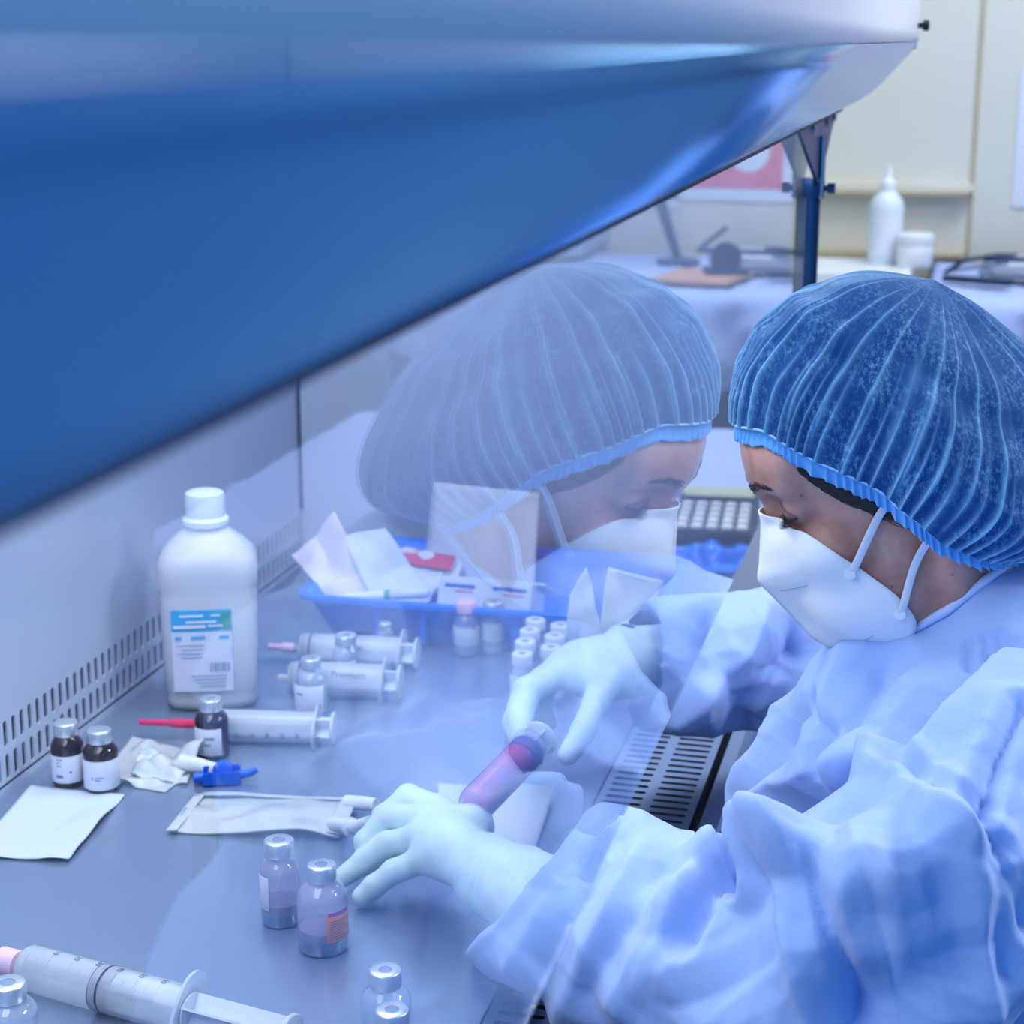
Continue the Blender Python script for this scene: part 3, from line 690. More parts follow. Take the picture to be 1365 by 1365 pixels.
for k, dx in enumerate((0.0, 0.0035, 0.007)):
    sheet('folded_leaf', [(1.850+dx, 0.5775, 0.812), (1.898+dx, 0.5765-0.001*k, 0.932-0.001*k), (1.898+dx, 0.4520+0.001*k, 0.927-0.001*k), (1.850+dx, 0.4480, 0.812)], 'paper', pad, n=14, amp=0.0014, sc=14, seed=30+k, thick=0.0016,
          curl=lambda u, v: (-0.0015*math.exp(-((v-0.56)/0.03)**2), 0, 0))
ct = empty('carton', (1.755, 0.472, WT+0.026), math.radians(0.0), label='small white carton with two blue striped labels in the tray', cat='carton')
ct.rotation_euler = (0, math.radians(24), math.radians(-1))
MB().box(-0.030, 0.030, -0.051, 0.051, 0.0, 0.034, 0.0012).build('carton_body', 'paper', ct)
MB().box(-0.012, 0.034, -0.060, 0.046, 0.0345, 0.0375, 0.001).build('carton_flap', 'paper', ct)
for y0, y1 in ((-0.045, -0.009), (0.011, 0.044)):
    MB().box(-0.0306, -0.0300, y0, y1, 0.0235, 0.0275).build('carton_label', 'blue_print', ct); MB().box(-0.0306, -0.0300, y0+0.002, y1-0.012, 0.0190, 0.0205).build('carton_stripe', 'red_print', ct)
    MB().box(-0.0308, -0.0304, y0+0.018, y1-0.003, 0.0210, 0.0232).build('carton_panel', 'label', ct)
for y0, y1 in ((-0.02, 0.0), (0.012, 0.026)): MB().box(-0.024, -0.021, y0, y1, 0.0340, 0.0345).build('lid_print', 'green', ct)
pn = empty('marker_pen', (1.716, 0.625, WT+0.045), label='white marker pen with a green ring lying on the tray rim', cat='pen')
pn.rotation_euler = Vector((0.006, -0.096, 0.012)).to_track_quat('Z', 'Y').to_euler()
MB().lathe([(0, -0.002), (0.003, 0), (0.0052, 0.012), (0.0058, 0.045), (0.0058, 0.049)], 18).build('pen_cap', 'white', pn)
MB().lathe([(0.0060, 0.049), (0.0060, 0.055)], 18).build('pen_ring', 'green', pn)
MB().lathe([(0.0055, 0.055), (0.0058, 0.056), (0.0058, 0.094), (0.004, 0.097), (0, 0.098)], 18).build('pen_barrel', 'syringe_white', pn)

# ------------------------------------------------------------------ the person
def smin(a, b, k):
    h = np.clip(0.5+0.5*(b-a)/k, 0, 1)
    return b*(1-h)+a*h-k*h*(1-h)
def smax(a, b, k): return -smin(-a, -b, k)
def cap(P, a, b, ra, rb=None):
    rb = ra if rb is None else rb
    a = np.asarray(a, np.float32); b = np.asarray(b, np.float32); d = b-a
    t = np.clip(((P-a)@d)/float(d@d), 0, 1)
    return np.linalg.norm(P-a-t[..., None]*d, axis=-1)-(ra+(rb-ra)*t)
def chain(P, pts, rads, k=0.004):
    d = None
    for i in range(len(pts)-1):
        c = cap(P, pts[i], pts[i+1], rads[i], rads[i+1]); d = c if d is None else smin(d, c, k)
    return d
def ell(P, c, r, Rm=None):
    q = P-np.asarray(c, np.float32)
    if Rm is not None: q = q@np.asarray(Rm, np.float32)
    r = np.asarray(r, np.float32)
    k0 = np.linalg.norm(q/r, axis=-1); k1 = np.linalg.norm(q/(r*r), axis=-1)+1e-9
    return k0*(k0-1)/k1
def surface_nets(fn, xs, ys, zs):
    """closed surface of an implicit body on a (non-uniform) grid: vertices and quads"""
    xs, ys, zs = [np.asarray(a, np.float32) for a in (xs, ys, zs)]
    nx, ny, nz = len(xs), len(ys), len(zs)
    f = np.empty((nx, ny, nz), np.float32)
    step = max(1, int(600000/(ny*nz)))
    for i in range(0, nx, step):
        X, Y, Z = np.meshgrid(xs[i:i+step], ys, zs, indexing='ij')
        f[i:i+step] = fn(np.stack([X, Y, Z], -1))
    s = f < 0
    c = s[:-1, :-1, :-1].astype(np.int8)
    tot = sum(s[a:nx-1+a, b:ny-1+b, d:nz-1+d].astype(np.int8) for a in (0, 1) for b in (0, 1) for d in (0, 1))
    I, J, K = np.nonzero((tot > 0) & (tot < 8))
    pos = np.zeros((len(I), 3)); cnt = np.zeros(len(I))
    G = (xs, ys, zs)
    for ax in range(3):
        o1, o2 = [q for q in range(3) if q != ax]
        for b1 in (0, 1):
            for b2 in (0, 1):
                off = [0, 0, 0]; off[o1] = b1; off[o2] = b2; off2 = list(off); off2[ax] = 1
                ia = (I+off[0], J+off[1], K+off[2]); ib = (I+off2[0], J+off2[1], K+off2[2])
                fa, fb = f[ia], f[ib]; m = (fa < 0) != (fb < 0)
                t = np.where(m, fa/np.where(m, fa-fb, 1), 0)
                for q in range(3):
                    pa, pb = G[q][ia[q]], G[q][ib[q]]
                    pos[:, q] += np.where(m, pa+(pb-pa)*t, 0)
                cnt += m
    pos /= cnt[:, None]
    idx = -np.ones((nx-1, ny-1, nz-1), np.int64); idx[I, J, K] = np.arange(len(I))
    quads = []
    for ax in range(3):
        sl0 = [slice(1, n-1) for n in (nx, ny, nz)]; sl1 = list(sl0); sl0[ax] = slice(0, (nx, ny, nz)[ax]-1); sl1[ax] = slice(1, (nx, ny, nz)[ax])
        a, b = s[tuple(sl0)], s[tuple(sl1)]
        for sign in (0, 1):
            m = (a & ~b) if sign == 0 else (~a & b)
            A = np.array(np.nonzero(m)).T
            base = A+np.array([0 if q == ax else 1 for q in range(3)])
            o1, o2 = (ax+1) % 3, (ax+2) % 3
            e1 = np.zeros(3, int); e1[o1] = 1; e2 = np.zeros(3, int); e2[o2] = 1
            q = [base-e1-e2, base-e2, base, base-e1]
            ids = np.stack([idx[tuple(v.T)] for v in q], 1)
            quads.append(ids if sign == 0 else ids[:, ::-1])
    Q = np.concatenate(quads); Q = Q[(Q >= 0).all(1)]
    return pos.astype(np.float32), Q
def vnormals(V, Q):
    n = np.cross(V[Q[:, 2]]-V[Q[:, 0]], V[Q[:, 3]]-V[Q[:, 1]])
    N_ = np.zeros_like(V)
    for k in range(4): np.add.at(N_, Q[:, k], n)
    return N_/(np.linalg.norm(N_, axis=1, keepdims=True)+1e-12)
def relax(V, Q, it=1, lam=0.5):
    E_ = np.concatenate([Q[:, [0, 1]], Q[:, [1, 2]], Q[:, [2, 3]], Q[:, [3, 0]]])
    for _ in range(it):
        S = np.zeros_like(V); C_ = np.zeros(len(V), np.float32)
        np.add.at(S, E_[:, 0], V[E_[:, 1]]); np.add.at(C_, E_[:, 0], 1)
        np.add.at(S, E_[:, 1], V[E_[:, 0]]); np.add.at(C_, E_[:, 1], 1)
        V = V+lam*(S/C_[:, None]-V)
    return V
def gx(a, b, h): return np.arange(a, b+h, h)

per = empty('person', (1.273, -0.15, 0.0), label='person in blue gown, hair cap and white mask bending over the steel worktop', cat='person')
per.matrix_basis = Matrix.Identity(4)
# --- head frame: s to her right (+x), f forward, u up; head bowed
HP = math.radians(20); HYAW = math.radians(12)
HO = np.array([1.273, 0.040, 1.113])
f_ = np.array([0, math.cos(HP), -math.sin(HP)]); u_ = np.array([0, math.sin(HP), math.cos(HP)]); s_ = np.array([1.0, 0, 0])
cz, sz = math.cos(HYAW), math.sin(HYAW)
Rz_ = np.array([[cz, -sz, 0], [sz, cz, 0], [0, 0, 1]])
HB = (Rz_@np.stack([s_, f_, u_], 1)).astype(np.float64)      # columns s, f, u
def hw(s, f, u): return HO+HB@np.array([s, f, u])
def hl(P): return (P-HO.astype(np.float32))@HB.astype(np.float32)
SH_L, SH_R = np.array([1.105, -0.085, 0.985]), np.array([1.440, -0.085, 0.985])
EL_L, EL_R = np.array([0.985, 0.055, 0.875]), np.array([1.560, 0.065, 0.885])
WR_L, WR_R = np.array([1.110, 0.290, 0.848]), np.array([1.430, 0.258, 0.903])
def head_sdf(P):
    q = hl(P).copy(); a = np.abs(q[..., 0]); qa = q.copy(); qa[..., 0] = a
    d = ell(q, (0, -0.004, 0.043), (0.073, 0.094, 0.086))
    d = smin(d, ell(q, (0, 0.030, -0.030), (0.052, 0.058, 0.070)), 0.030)           # face block
    d = smin(d, ell(qa, (0.025, 0.040, -0.062), (0.028, 0.038, 0.030)), 0.03)      # jaw body
    d = smin(d, ell(qa, (0.045, 0.012, -0.055), (0.012, 0.022, 0.034)), 0.025)      # jaw angle
    d = smin(d, ell(q, (0, 0.066, -0.088), (0.018, 0.016, 0.015)), 0.022)           # chin
    d = smin(d, ell(qa, (0.040, 0.060, -0.018), (0.018, 0.017, 0.014)), 0.022)      # cheekbones
    d = smin(d, ell(q, (0, 0.076, 0.046), (0.052, 0.020, 0.030)), 0.025)            # forehead
    d = smin(d, cap(qa, (0.010, 0.088, 0.0330), (0.042, 0.077, 0.0345), 0.0070, 0.0050), 0.012)   # brow ridge
    d = smax(d, -ell(qa, (0.033, 0.093, 0.0170), (0.018, 0.018, 0.0125)), 0.012)     # eye sockets
    d = smin(d, ell(qa, (0.0320, 0.0705, 0.0170), (0.0170, 0.0132, 0.0125)), 0.004) # lids over the eyeball
    d = smin(d, cap(q, (0, 0.086, 0.014), (0, 0.098, -0.024), 0.0055, 0.0070), 0.010)   # nose
    d = smin(d, ell(qa, (0.010, 0.091, -0.028), (0.008, 0.010, 0.007)), 0.006)
    d = smin(d, ell(q, (0, 0.076, -0.056), (0.022, 0.012, 0.012)), 0.012)           # mouth
    # crease above the lowered lid
    d = smax(d, -ell(qa, (0.0315, 0.0880, 0.0245), (0.0125, 0.006, 0.0010)), 0.003)
    # ears
    e = ell(qa, (0.074, -0.006, 0.004), (0.006, 0.016, 0.028)); d = smin(d, e, 0.006)
    # neck
    nk0 = HO+HB@np.array([0, -0.028, -0.045]); nk1 = np.array([1.273, -0.085, 0.955])
    d = smin(d, cap(P, nk0, nk1, 0.050, 0.058), 0.022)
    d = smin(d, cap(P, HO+HB@np.array([0.0, 0.020, -0.075]), np.array([1.273, -0.02, 0.965]), 0.040, 0.045), 0.022)
    for sg in (-1, 1):   # neck muscles
        d = smin(d, cap(P, hw(sg*0.060, -0.022, -0.035), np.array([1.273+sg*0.022, -0.008, 0.965]), 0.013, 0.010), 0.010)
    return d
def body_sdf(P):
    d = head_sdf(P)
    t = ell(P, (1.273, -0.075, 0.86), (0.150, 0.095, 0.17)); t = smin(t, ell(P, (1.273, -0.13, 0.60), (0.165, 0.12, 0.16)), 0.08)
    t = smin(t, cap(P, SH_L+np.array([0.01, 0, -0.02]), SH_R+np.array([-0.01, 0, -0.02]), 0.05), 0.05)
    t = smin(t, cap(P, SH_L, EL_L, 0.042, 0.036), 0.02); t = smin(t, cap(P, EL_L+np.array([0.01, 0, -0.02]), WR_L, 0.034, 0.018), 0.008)
    t = smin(t, cap(P, SH_R, EL_R, 0.042, 0.036), 0.02); t = smin(t, cap(P, EL_R, WR_R, 0.034, 0.018), 0.008)
    for sg in (-1, 1): t = smin(t, chain(P, [(1.273+sg*0.09, -0.14, 0.52), (1.273+sg*0.13, 0.06, 0.48), (1.273+sg*0.12, 0.03, 0.09)], [0.085, 0.06, 0.04]), 0.03)
    return smin(d, t, 0.03)
def surf_s(f, u):
    """half width of the head at forward f, height u"""
    ss = np.linspace(0.0, 0.09, 451); q = (HO+np.stack([ss, 0*ss+f, 0*ss+u], 1)@HB.T).astype(np.float32)
    d = head_sdf(q); inside = np.nonzero(d < 0)[0]
    return ss[inside[-1]] if len(inside) else 0.0
def surf_f(s, u):
    """how far forward the face reaches at side s, height u"""
    ff = np.linspace(0.03, 0.13, 501); q = (HO+np.stack([0*ff+s, ff, 0*ff+u], 1)@HB.T).astype(np.float32)
    inside = np.nonzero(head_sdf(q) < 0)[0]
    return ff[inside[-1]] if len(inside) else 0.03
def push_out(P_, gap, it=3):
    P_ = np.asarray(P_, np.float32); e_ = 0.0008
    for _ in range(it):
        d0 = head_sdf(P_); g_ = np.stack([head_sdf(P_+np.eye(3, dtype=np.float32)[k]*e_)-d0 for k in range(3)], 1); g_ /= np.linalg.norm(g_, axis=1, keepdims=True)+1e-9
        P_ = P_+g_*np.clip(gap-d0, 0, 0.012)[:, None]
    return P_
def grad_axis(segs):
    out = []
    for a, b, h in segs: out.append(np.linspace(a, b, max(2, int(round((b-a)/h))), endpoint=False))
    return np.concatenate(out+[[segs[-1][1]]])
bx_ = grad_axis([(0.90, 1.19, 0.012), (1.19, 1.36, 0.0024), (1.36, 1.64, 0.012)])
by_ = grad_axis([(-0.30, -0.08, 0.012), (-0.08, 0.165, 0.0024), (0.165, 0.36, 0.012)])
bz_ = grad_axis([(0.02, 0.94, 0.016), (0.94, 1.26, 0.0024)])
V, Q = surface_nets(body_sdf, bx_, by_, bz_)
V = relax(V, Q, 1, 0.3)
body = np_mesh('body', V, Q, None, per)
# skin: base tone with freckles; darker lids and lips belong to the skin itself
m, nt, out = new_mat('skin')
b = N(nt, 'ShaderNodeBsdfPrincipled'); b.inputs['Roughness'].default_value = 0.45; b.inputs['Specular IOR Level'].default_value = 0.35
b.inputs['Subsurface Weight'].default_value = 0.12; b.inputs['Subsurface Radius'].default_value = (0.012, 0.005, 0.003); b.inputs['Subsurface Scale'].default_value = 0.3
tc = N(nt, 'ShaderNodeTexCoord'); n1 = N(nt, 'ShaderNodeTexNoise', i_Scale=38.0, i_Detail=5.0); n2 = N(nt, 'ShaderNodeTexNoise', i_Scale=420.0, i_Detail=3.0); vo = N(nt, 'ShaderNodeTexVoronoi', i_Scale=75.0)
for q_ in (n1, n2, vo): nt.links.new(tc.outputs['Object'], q_.inputs['Vector'])
cr = N(nt, 'ShaderNodeValToRGB'); cr.color_ramp.elements[0].position = 0.35; cr.color_ramp.elements[0].color = lin('#ad7a6e'); cr.color_ramp.elements[1].position = 0.7; cr.color_ramp.elements[1].color = lin('#cf9f92')
nt.links.new(n1.outputs[0], cr.inputs[0])
fr = N(nt, 'ShaderNodeMapRange'); fr.inputs[1].default_value = 0.05; fr.inputs[2].default_value = 0.13; fr.inputs[3].default_value = 0.55; fr.inputs[4].default_value = 0.0
nt.links.new(vo.outputs['Distance'], fr.inputs[0])
mx = N(nt, 'ShaderNodeMix', data_type='RGBA'); mx.inputs['B'].default_value = lin('#5d3632'); nt.links.new(fr.outputs[0], mx.inputs['Factor']); nt.links.new(cr.outputs[0], mx.inputs['A'])
nt.links.new(mx.outputs['Result'], b.inputs['Base Color'])
bp = N(nt, 'ShaderNodeBump', i_Strength=0.12, i_Distance=0.001); nt.links.new(n2.outputs[0], bp.inputs['Height']); nt.links.new(bp.outputs[0], b.inputs['Normal'])
nt.links.new(b.outputs[0], out.inputs[0]); M['skin'] = m
body.data.materials.append(m)

# eyes, brows, lashes
def hpts(lst): return [hw(*p) for p in lst]
for sg, nm in ((-1, 'l'), (1, 'r')):
    e = MB(); c = Vector(hw(sg*0.0315, 0.0690, 0.0165))
    e.lathe([(0, -0.0122), (0.006, -0.0106), (0.0106, -0.006), (0.0122, 0), (0.0106, 0.006), (0.006, 0.0106), (0, 0.0122)], 20, Matrix.Translation(c))
    e.build('eyeball', 'white', per)
    br = MB()
    for i in range(110):
        t = rng.random()*0.85; s0 = 0.010+0.040*t; u0 = 0.0325+0.0070*math.sin(t*2.4)+rng.normal()*0.0016*(1.4-t)
        s1, u1 = s0+0.006, u0+0.0030-0.0050*t
        br.tube(hpts([(sg*s0, surf_f(s0, u0)+0.0003, u0), (sg*(s0+s1)/2, surf_f((s0+s1)/2, (u0+u1)/2)+0.0010, (u0+u1)/2), (sg*s1, surf_f(s1, u1)+0.0007, u1)]), [0.00032, 0.00026, 0.00008], 4)
    br.build('eyebrow', 'hair', per)
    la = MB(); LID = []
    for i in range(30):
        t = i/29; s0 = 0.0180+0.0285*t; u0 = 0.0125-0.0020*math.sin(PI*t)-0.0010*t; y0 = surf_f(s0, u0+0.0012); LID.append((sg*s0, y0+0.0004, u0+0.0006))
        ln = 0.8+0.6*t
        la.tube(hpts([(sg*s0, y0, u0), (sg*(s0+0.0012*(t-0.3)), y0+0.0035*ln, u0-0.0030), (sg*(s0+0.0035*(t-0.3)), y0+0.0070*ln, u0-0.0036)]), [0.00026, 0.0002, 0.00006], 4)
    la.build('eyelashes', 'hair', per)
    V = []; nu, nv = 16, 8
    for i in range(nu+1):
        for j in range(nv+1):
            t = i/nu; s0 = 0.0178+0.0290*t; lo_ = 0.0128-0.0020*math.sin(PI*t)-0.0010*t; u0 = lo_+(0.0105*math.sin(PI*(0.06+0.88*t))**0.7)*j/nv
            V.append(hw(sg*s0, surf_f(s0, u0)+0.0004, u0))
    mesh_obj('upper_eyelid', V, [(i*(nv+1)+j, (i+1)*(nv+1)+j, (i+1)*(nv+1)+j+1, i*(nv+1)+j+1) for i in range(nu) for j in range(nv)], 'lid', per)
    lid = MB(); lid.tube(hpts(LID), [0.0002]+[0.0006]*(len(LID)-2)+[0.0003], 6); lid.build('lid_line', 'hair', per)
# hair that shows under the rim of the cap
for sg in (-1, 1):
    hr = MB()
    for i in range(300):    # combed back along the rim
        t = rng.random()*0.72; w_ = (rng.random()**1.6)*0.0105*math.sin(PI*min(1, 0.15+t*1.15))
        rf, ru = 0.0655-0.064*t+0.25*w_, 0.0515-0.068*t-0.9*w_
        ln = 0.004+0.006*rng.random(); d1 = 0.8+0.4*rng.random(); pts = []
        for k in range(4):
            a, b_ = rf-0.75*ln*k*d1, ru-0.62*ln*k*(2.0-d1)+0.0004*rng.normal()*k
            pts.append((sg*(surf_s(a, b_)+0.0006+0.0007*rng.random()), a, b_))
        hr.tube(hpts(pts), [0.00042, 0.00036, 0.00026, 0.00006], 4)
    for i in range(9):      # loose fine curls at the temple
        t = rng.random(); rf, ru = 0.062-0.045*t, 0.046-0.050*t; pts = []
        for k in range(7):
            a, b_ = rf-0.0035*k+0.0025*math.sin(k*1.1+i*2), ru-0.0042*k+0.0025*math.cos(k*0.9+i)
            pts.append((sg*(surf_s(a, b_)+0.0012), a, b_))
        hr.tube(hpts(bez(pts, 18)), 0.00022, 4)
    hr.build('hair', 'hair', per)

# --- mask: folded cup, ridge down the middle, two side panels
ridge = [(0.0965, 0.0125), (0.1010, 0.0002), (0.1055, -0.0120), (0.1102, -0.0245), (0.1150, -0.0370), (0.1095, -0.0505), (0.1035, -0.0640), (0.0975, -0.0780), (0.0915, -0.0915), (0.0770, -0.1060), (0.0600, -0.1100)]
ef = [(0.0945, 0.0125, 0.007), (0.0845, 0.0080, None), (0.0710, -0.0010, None), (0.0545, -0.0210, None), (0.0410, -0.0390, None), (0.0285, -0.0580, None), (0.0215, -0.0790, None), (0.0270, -0.0930, None), (0.0400, -0.1060, 0.030), (0.0560, -0.1100, 0.010)]
edge = [((surf_s(a, b_)+0.0015) if s0 is None else s0, a, b_) for a, b_, s0 in ef]
def resample(path, n):
    A = np.array([tuple(p) for p in path]); L = np.concatenate([[0], np.cumsum(np.linalg.norm(np.diff(A, axis=0), axis=1))])
    return [Vector([float(np.interp(x, L, A[:, k])) for k in range(3)]) for x in np.linspace(0, L[-1], n)]
rb = resample(bez([(0, a, b_) for a, b_ in ridge], 80), 60); eb = resample(bez(edge, 80), 60); nr = 60; nc = 18
V = []
for sg in (-1, 1):
    for i in range(nr):
        for j in range(nc+1):
            t = j/nc; p = rb[i]*(1-t)+Vector((eb[i].x, eb[i].y, eb[i].z))*t
            bul = math.sin(PI*t)*(0.008*math.sin(PI*min(1, i/nr*1.1)))
            p = Vector((p.x+bul*0.85, p.y+bul*0.6, p.z))
            # stitched welds
            w = i/nr
            p.x -= 0.0008*math.exp(-((w-0.36)/0.012)**2)*(1 if 0.12 < t < 0.55 else 0)+0.0008*math.exp(-((w-0.78-0.2*(t-0.5))/0.014)**2)*(1 if 0.25 < t < 0.75 else 0)
            p.x += 0.0006*mnoise.noise(Vector((w*9, t*5, sg)))
            V.append(hw(sg*p.x, p.y, p.z))
V = np.array(V, np.float32); e_ = 0.0008
for _ in range(3):      # keep the cup clear of the jaw and cheeks
    d0 = head_sdf(V); g_ = np.stack([head_sdf(V+np.eye(3, dtype=np.float32)[k]*e_)-d0 for k in range(3)], 1); g_ /= np.linalg.norm(g_, axis=1, keepdims=True)+1e-9
    V = V+g_*np.clip(0.0030-d0, 0, 0.01)[:, None]
Fc = []
for k in (0, 1):
    for i in range(nr-1):
        for j in range(nc):
            a = k*nr*(nc+1)+i*(nc+1)+j; q_ = (a, a+1, a+nc+2, a+nc+1); Fc.append(q_ if k else q_[::-1])
mk = mesh_obj('face_mask', V, Fc, 'mask', per)
for k, sg in ((0, -1), (1, 1)):     # pressed weld lines
    for i0, j0, i1, j1 in ((25, 3, 25, 9), (44, 7, 40, 12)):
        pts = []
        for t in np.linspace(0, 1, 10):
            fi, fj = i0+(i1-i0)*t, j0+(j1-j0)*t; a_, b2 = int(fi), int(fj); g0 = lambda i_, j_: Vector(V[k*nr*(nc+1)+i_*(nc+1)+j_])
            pp = g0(a_, b2).lerp(g0(a_+1, b2), fi-a_).lerp(g0(a_, b2+1).lerp(g0(a_+1, b2+1), fi-a_), fj-b2); pts.append(pp+Vector(HB@np.array([sg*0.0012, 0.0006, 0])))
        MB().tube(bez(pts, 20), 0.0004, 6).build('weld_seam', 'seam', mk)
sd = mk.modifiers.new('thickness', 'SOLIDIFY'); sd.thickness = 0.0012; sd.offset = 1
for sg in (-1, 1):
    for pth in ([(0.0545, -0.0330), (0.0480, -0.0260), (0.0227, 0.0019), (0.0060, 0.016)], [(0.0310, -0.0710), (0.0270, -0.0650), (0.0100, -0.0400), (-0.0065, -0.0170), (-0.020, 0.0)]):
        pp = [(sg*(surf_s(a, b_)+(0.0060 if i < 2 else 0.0022)), a, b_) for i, (a, b_) in enumerate(pth)]
        st = MB(); st.tube(hpts(bez(pp, 24)), 0.0029, 10, flat=HB@np.array([sg*1.0, 0, 0])); st.build('ear_strap', 'strap', per)
        c = pp[0]
        wd = MB(); wd.lathe([(0.0040, 0), (0.0040, 0.0009), (0, 0.0012)], 14, Matrix.Translation(hw(c[0], c[1], c[2]))@Vector(HB@np.array([sg, 0.35, -0.1])).to_track_quat('Z', 'Y').to_matrix().to_4x4())
        wd.build('strap_weld', 'mask', mk)

# --- bouffant cap
rim = [(0.0, 0.0900, 0.0765), (0.028, 0.0770, 0.0700), (0.051, 0.0520, 0.0560), (0.0735, 0.0215, 0.0260), (0.0800, 0.0030, 0.0000), (0.0780, -0.0090, -0.0200), (0.070, -0.0350, -0.0440), (0.045, -0.0680, -0.0560), (0.0, -0.0860, -0.0600)]
half = bez(rim, 96); full = half+[Vector((-p.x, p.y, p.z)) for p in half[-2:0:-1]]
nr = len(full); full2 = []
REP = 8   # dense rim
for i in range(nr):
    a, b_ = full[i], full[(i+1) % nr]
    for k in range(REP): full2.append(a.lerp(b_, k/REP))
nr = len(full2); rimA = np.array([tuple(p) for p in full2]); rimA = (push_out(HO+rimA@HB.T, 0.0045)-HO)@HB
per_len = np.linalg.norm(np.roll(rimA, -1, 0)-rimA, axis=1); arc = np.concatenate([[0], np.cumsum(per_len)[:-1]]); TL = per_len.sum()
cen = np.array([0, -0.008, 0.030]); apex = np.array([0, -0.066, 0.1290])
phase = arc/TL*2*PI
def ridgewave(ph, n, seed):
    w = np.array([mnoise.noise(Vector((math.cos(p)*3.1+seed, math.sin(p)*3.1, seed))) for p in ph])
    x = (ph*n/(2*PI)+w*1.6) % 1.0
    return 1-np.abs(2*x-1)
nt_ = 90; CV_ = []; CA = []
rw1 = ridgewave(phase, 62, 1.3); 
for j in range(nt_+1):
    t = j/nt_; th = t*PI/2
    st_, ct = math.sin(th), math.cos(th)
    back = np.clip(-(rimA[:, 1]-0.010)/0.08, 0, 1); side = np.abs(rimA[:, 0])/0.08
    bul = 1+(0.05+0.25*back+0.07*side)*math.sin(PI*min(1, t*1.15+0.06))**0.8
    base = cen+(rimA-cen)*((ct**0.62)*bul)[:, None]+np.outer(np.ones(nr), apex-cen)*st_**0.88
    # the bag sags behind and at the sides
    sag = math.sin(PI*min(1, t*1.9+0.02))*(1-t)
    base[:, 2] -= 0.034*back*sag; base[:, 1] -= 0.010*back*sag
    base[:, 0] += np.sign(rimA[:, 0])*0.010*side*sag
    front = np.clip((rimA[:, 1]-0.03)/0.06, 0, 1); base[:, 1] += 0.004*front*math.sin(PI*min(1, t*2.4))
    # pleats run up from the rim and die out towards the crown
    n1_ = ridgewave(phase+0.10*math.sin(3*t), 62, 1.3); n2_ = ridgewave(phase+0.25*t, 27, 4.1)
    a1_ = 0.0030*math.exp(-((t-0.05)/0.16)**2)+0.0010*(1-t)**2; a2_ = 0.0042*(math.sin(PI*min(1, t*1.25+0.03))**1.2)*(1-t)
    nz = np.array([mnoise.noise(Vector((rimA[i, 0]*26*(1-t)+2, rimA[i, 1]*26*(1-t), t*7))) for i in range(0, nr, REP)])
    nz = np.interp(np.arange(nr), np.arange(0, nr, REP), nz, period=nr)
    dirn = base-cen; dirn /= np.linalg.norm(dirn, axis=1, keepdims=True)
    pl_ = n1_**3*a1_+n2_**4*a2_
    base = base+dirn*(pl_+0.004*nz*math.sin(PI*t)+0.0015)[:, None]
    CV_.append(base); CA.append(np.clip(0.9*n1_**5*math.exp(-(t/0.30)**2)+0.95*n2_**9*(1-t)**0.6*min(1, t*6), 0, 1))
CV_ = np.concatenate(CV_); CAv = np.concatenate(CA)
Wd = HO+CV_@HB.T
qi = np.arange(nt_)[:, None]*nr+np.arange(nr)[None]; qj = np.arange(nt_)[:, None]*nr+((np.arange(nr)+1) % nr)[None]
Qc = np.stack([qi, qj, qj+nr, qi+nr], -1).reshape(-1, 4)
m, nt, out = new_mat('nonwoven_cap')
b = N(nt, 'ShaderNodeBsdfPrincipled'); b.inputs['Roughness'].default_value = 0.8; b.inputs['Specular IOR Level'].default_value = 0.2
b.inputs['Sheen Weight'].default_value = 0.6; b.inputs['Sheen Roughness'].default_value = 0.4; b.inputs['Sheen Tint'].default_value = (0.55, 0.8, 1, 1)
at_ = N(nt, 'ShaderNodeAttribute', attribute_name='pleat_scatter'); tc = N(nt, 'ShaderNodeTexCoord')
nn1 = N(nt, 'ShaderNodeTexNoise', i_Scale=330.0, i_Detail=6.0, i_Roughness=0.75); nn2 = N(nt, 'ShaderNodeTexNoise', i_Scale=46.0, i_Detail=3.0)
mp = N(nt, 'ShaderNodeMapping'); mp.inputs['Scale'].default_value = (1, 1, 0.55)
nt.links.new(tc.outputs['Object'], mp.inputs[0]); nt.links.new(mp.outputs[0], nn1.inputs['Vector']); nt.links.new(tc.outputs['Object'], nn2.inputs['Vector'])
r1 = N(nt, 'ShaderNodeMapRange'); r1.inputs[1].default_value = 0.47; r1.inputs[2].default_value = 0.72; r1.inputs[4].default_value = 0.85; nt.links.new(nn1.outputs[0], r1.inputs[0])
r2 = N(nt, 'ShaderNodeMapRange'); r2.inputs[1].default_value = 0.35; r2.inputs[2].default_value = 0.7; nt.links.new(nn2.outputs[0], r2.inputs[0])
ml = N(nt, 'ShaderNodeMath', operation='MULTIPLY'); nt.links.new(r1.outputs[0], ml.inputs[0]); nt.links.new(r2.outputs[0], ml.inputs[1])
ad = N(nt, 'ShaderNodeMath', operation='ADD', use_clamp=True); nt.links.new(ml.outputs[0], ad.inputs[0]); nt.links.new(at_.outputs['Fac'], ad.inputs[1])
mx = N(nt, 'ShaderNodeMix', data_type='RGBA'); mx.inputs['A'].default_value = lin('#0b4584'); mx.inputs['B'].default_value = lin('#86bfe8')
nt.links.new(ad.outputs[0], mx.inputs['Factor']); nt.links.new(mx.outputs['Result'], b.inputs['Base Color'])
bp = N(nt, 'ShaderNodeBump', i_Strength=0.25, i_Distance=0.001); nt.links.new(nn1.outputs[0], bp.inputs['Height']); nt.links.new(bp.outputs[0], b.inputs['Normal'])
nt.links.new(b.outputs[0], out.inputs[0]); M['cap'] = m
cp_ = np_mesh('bouffant_cap', Wd, Qc, 'cap', per)
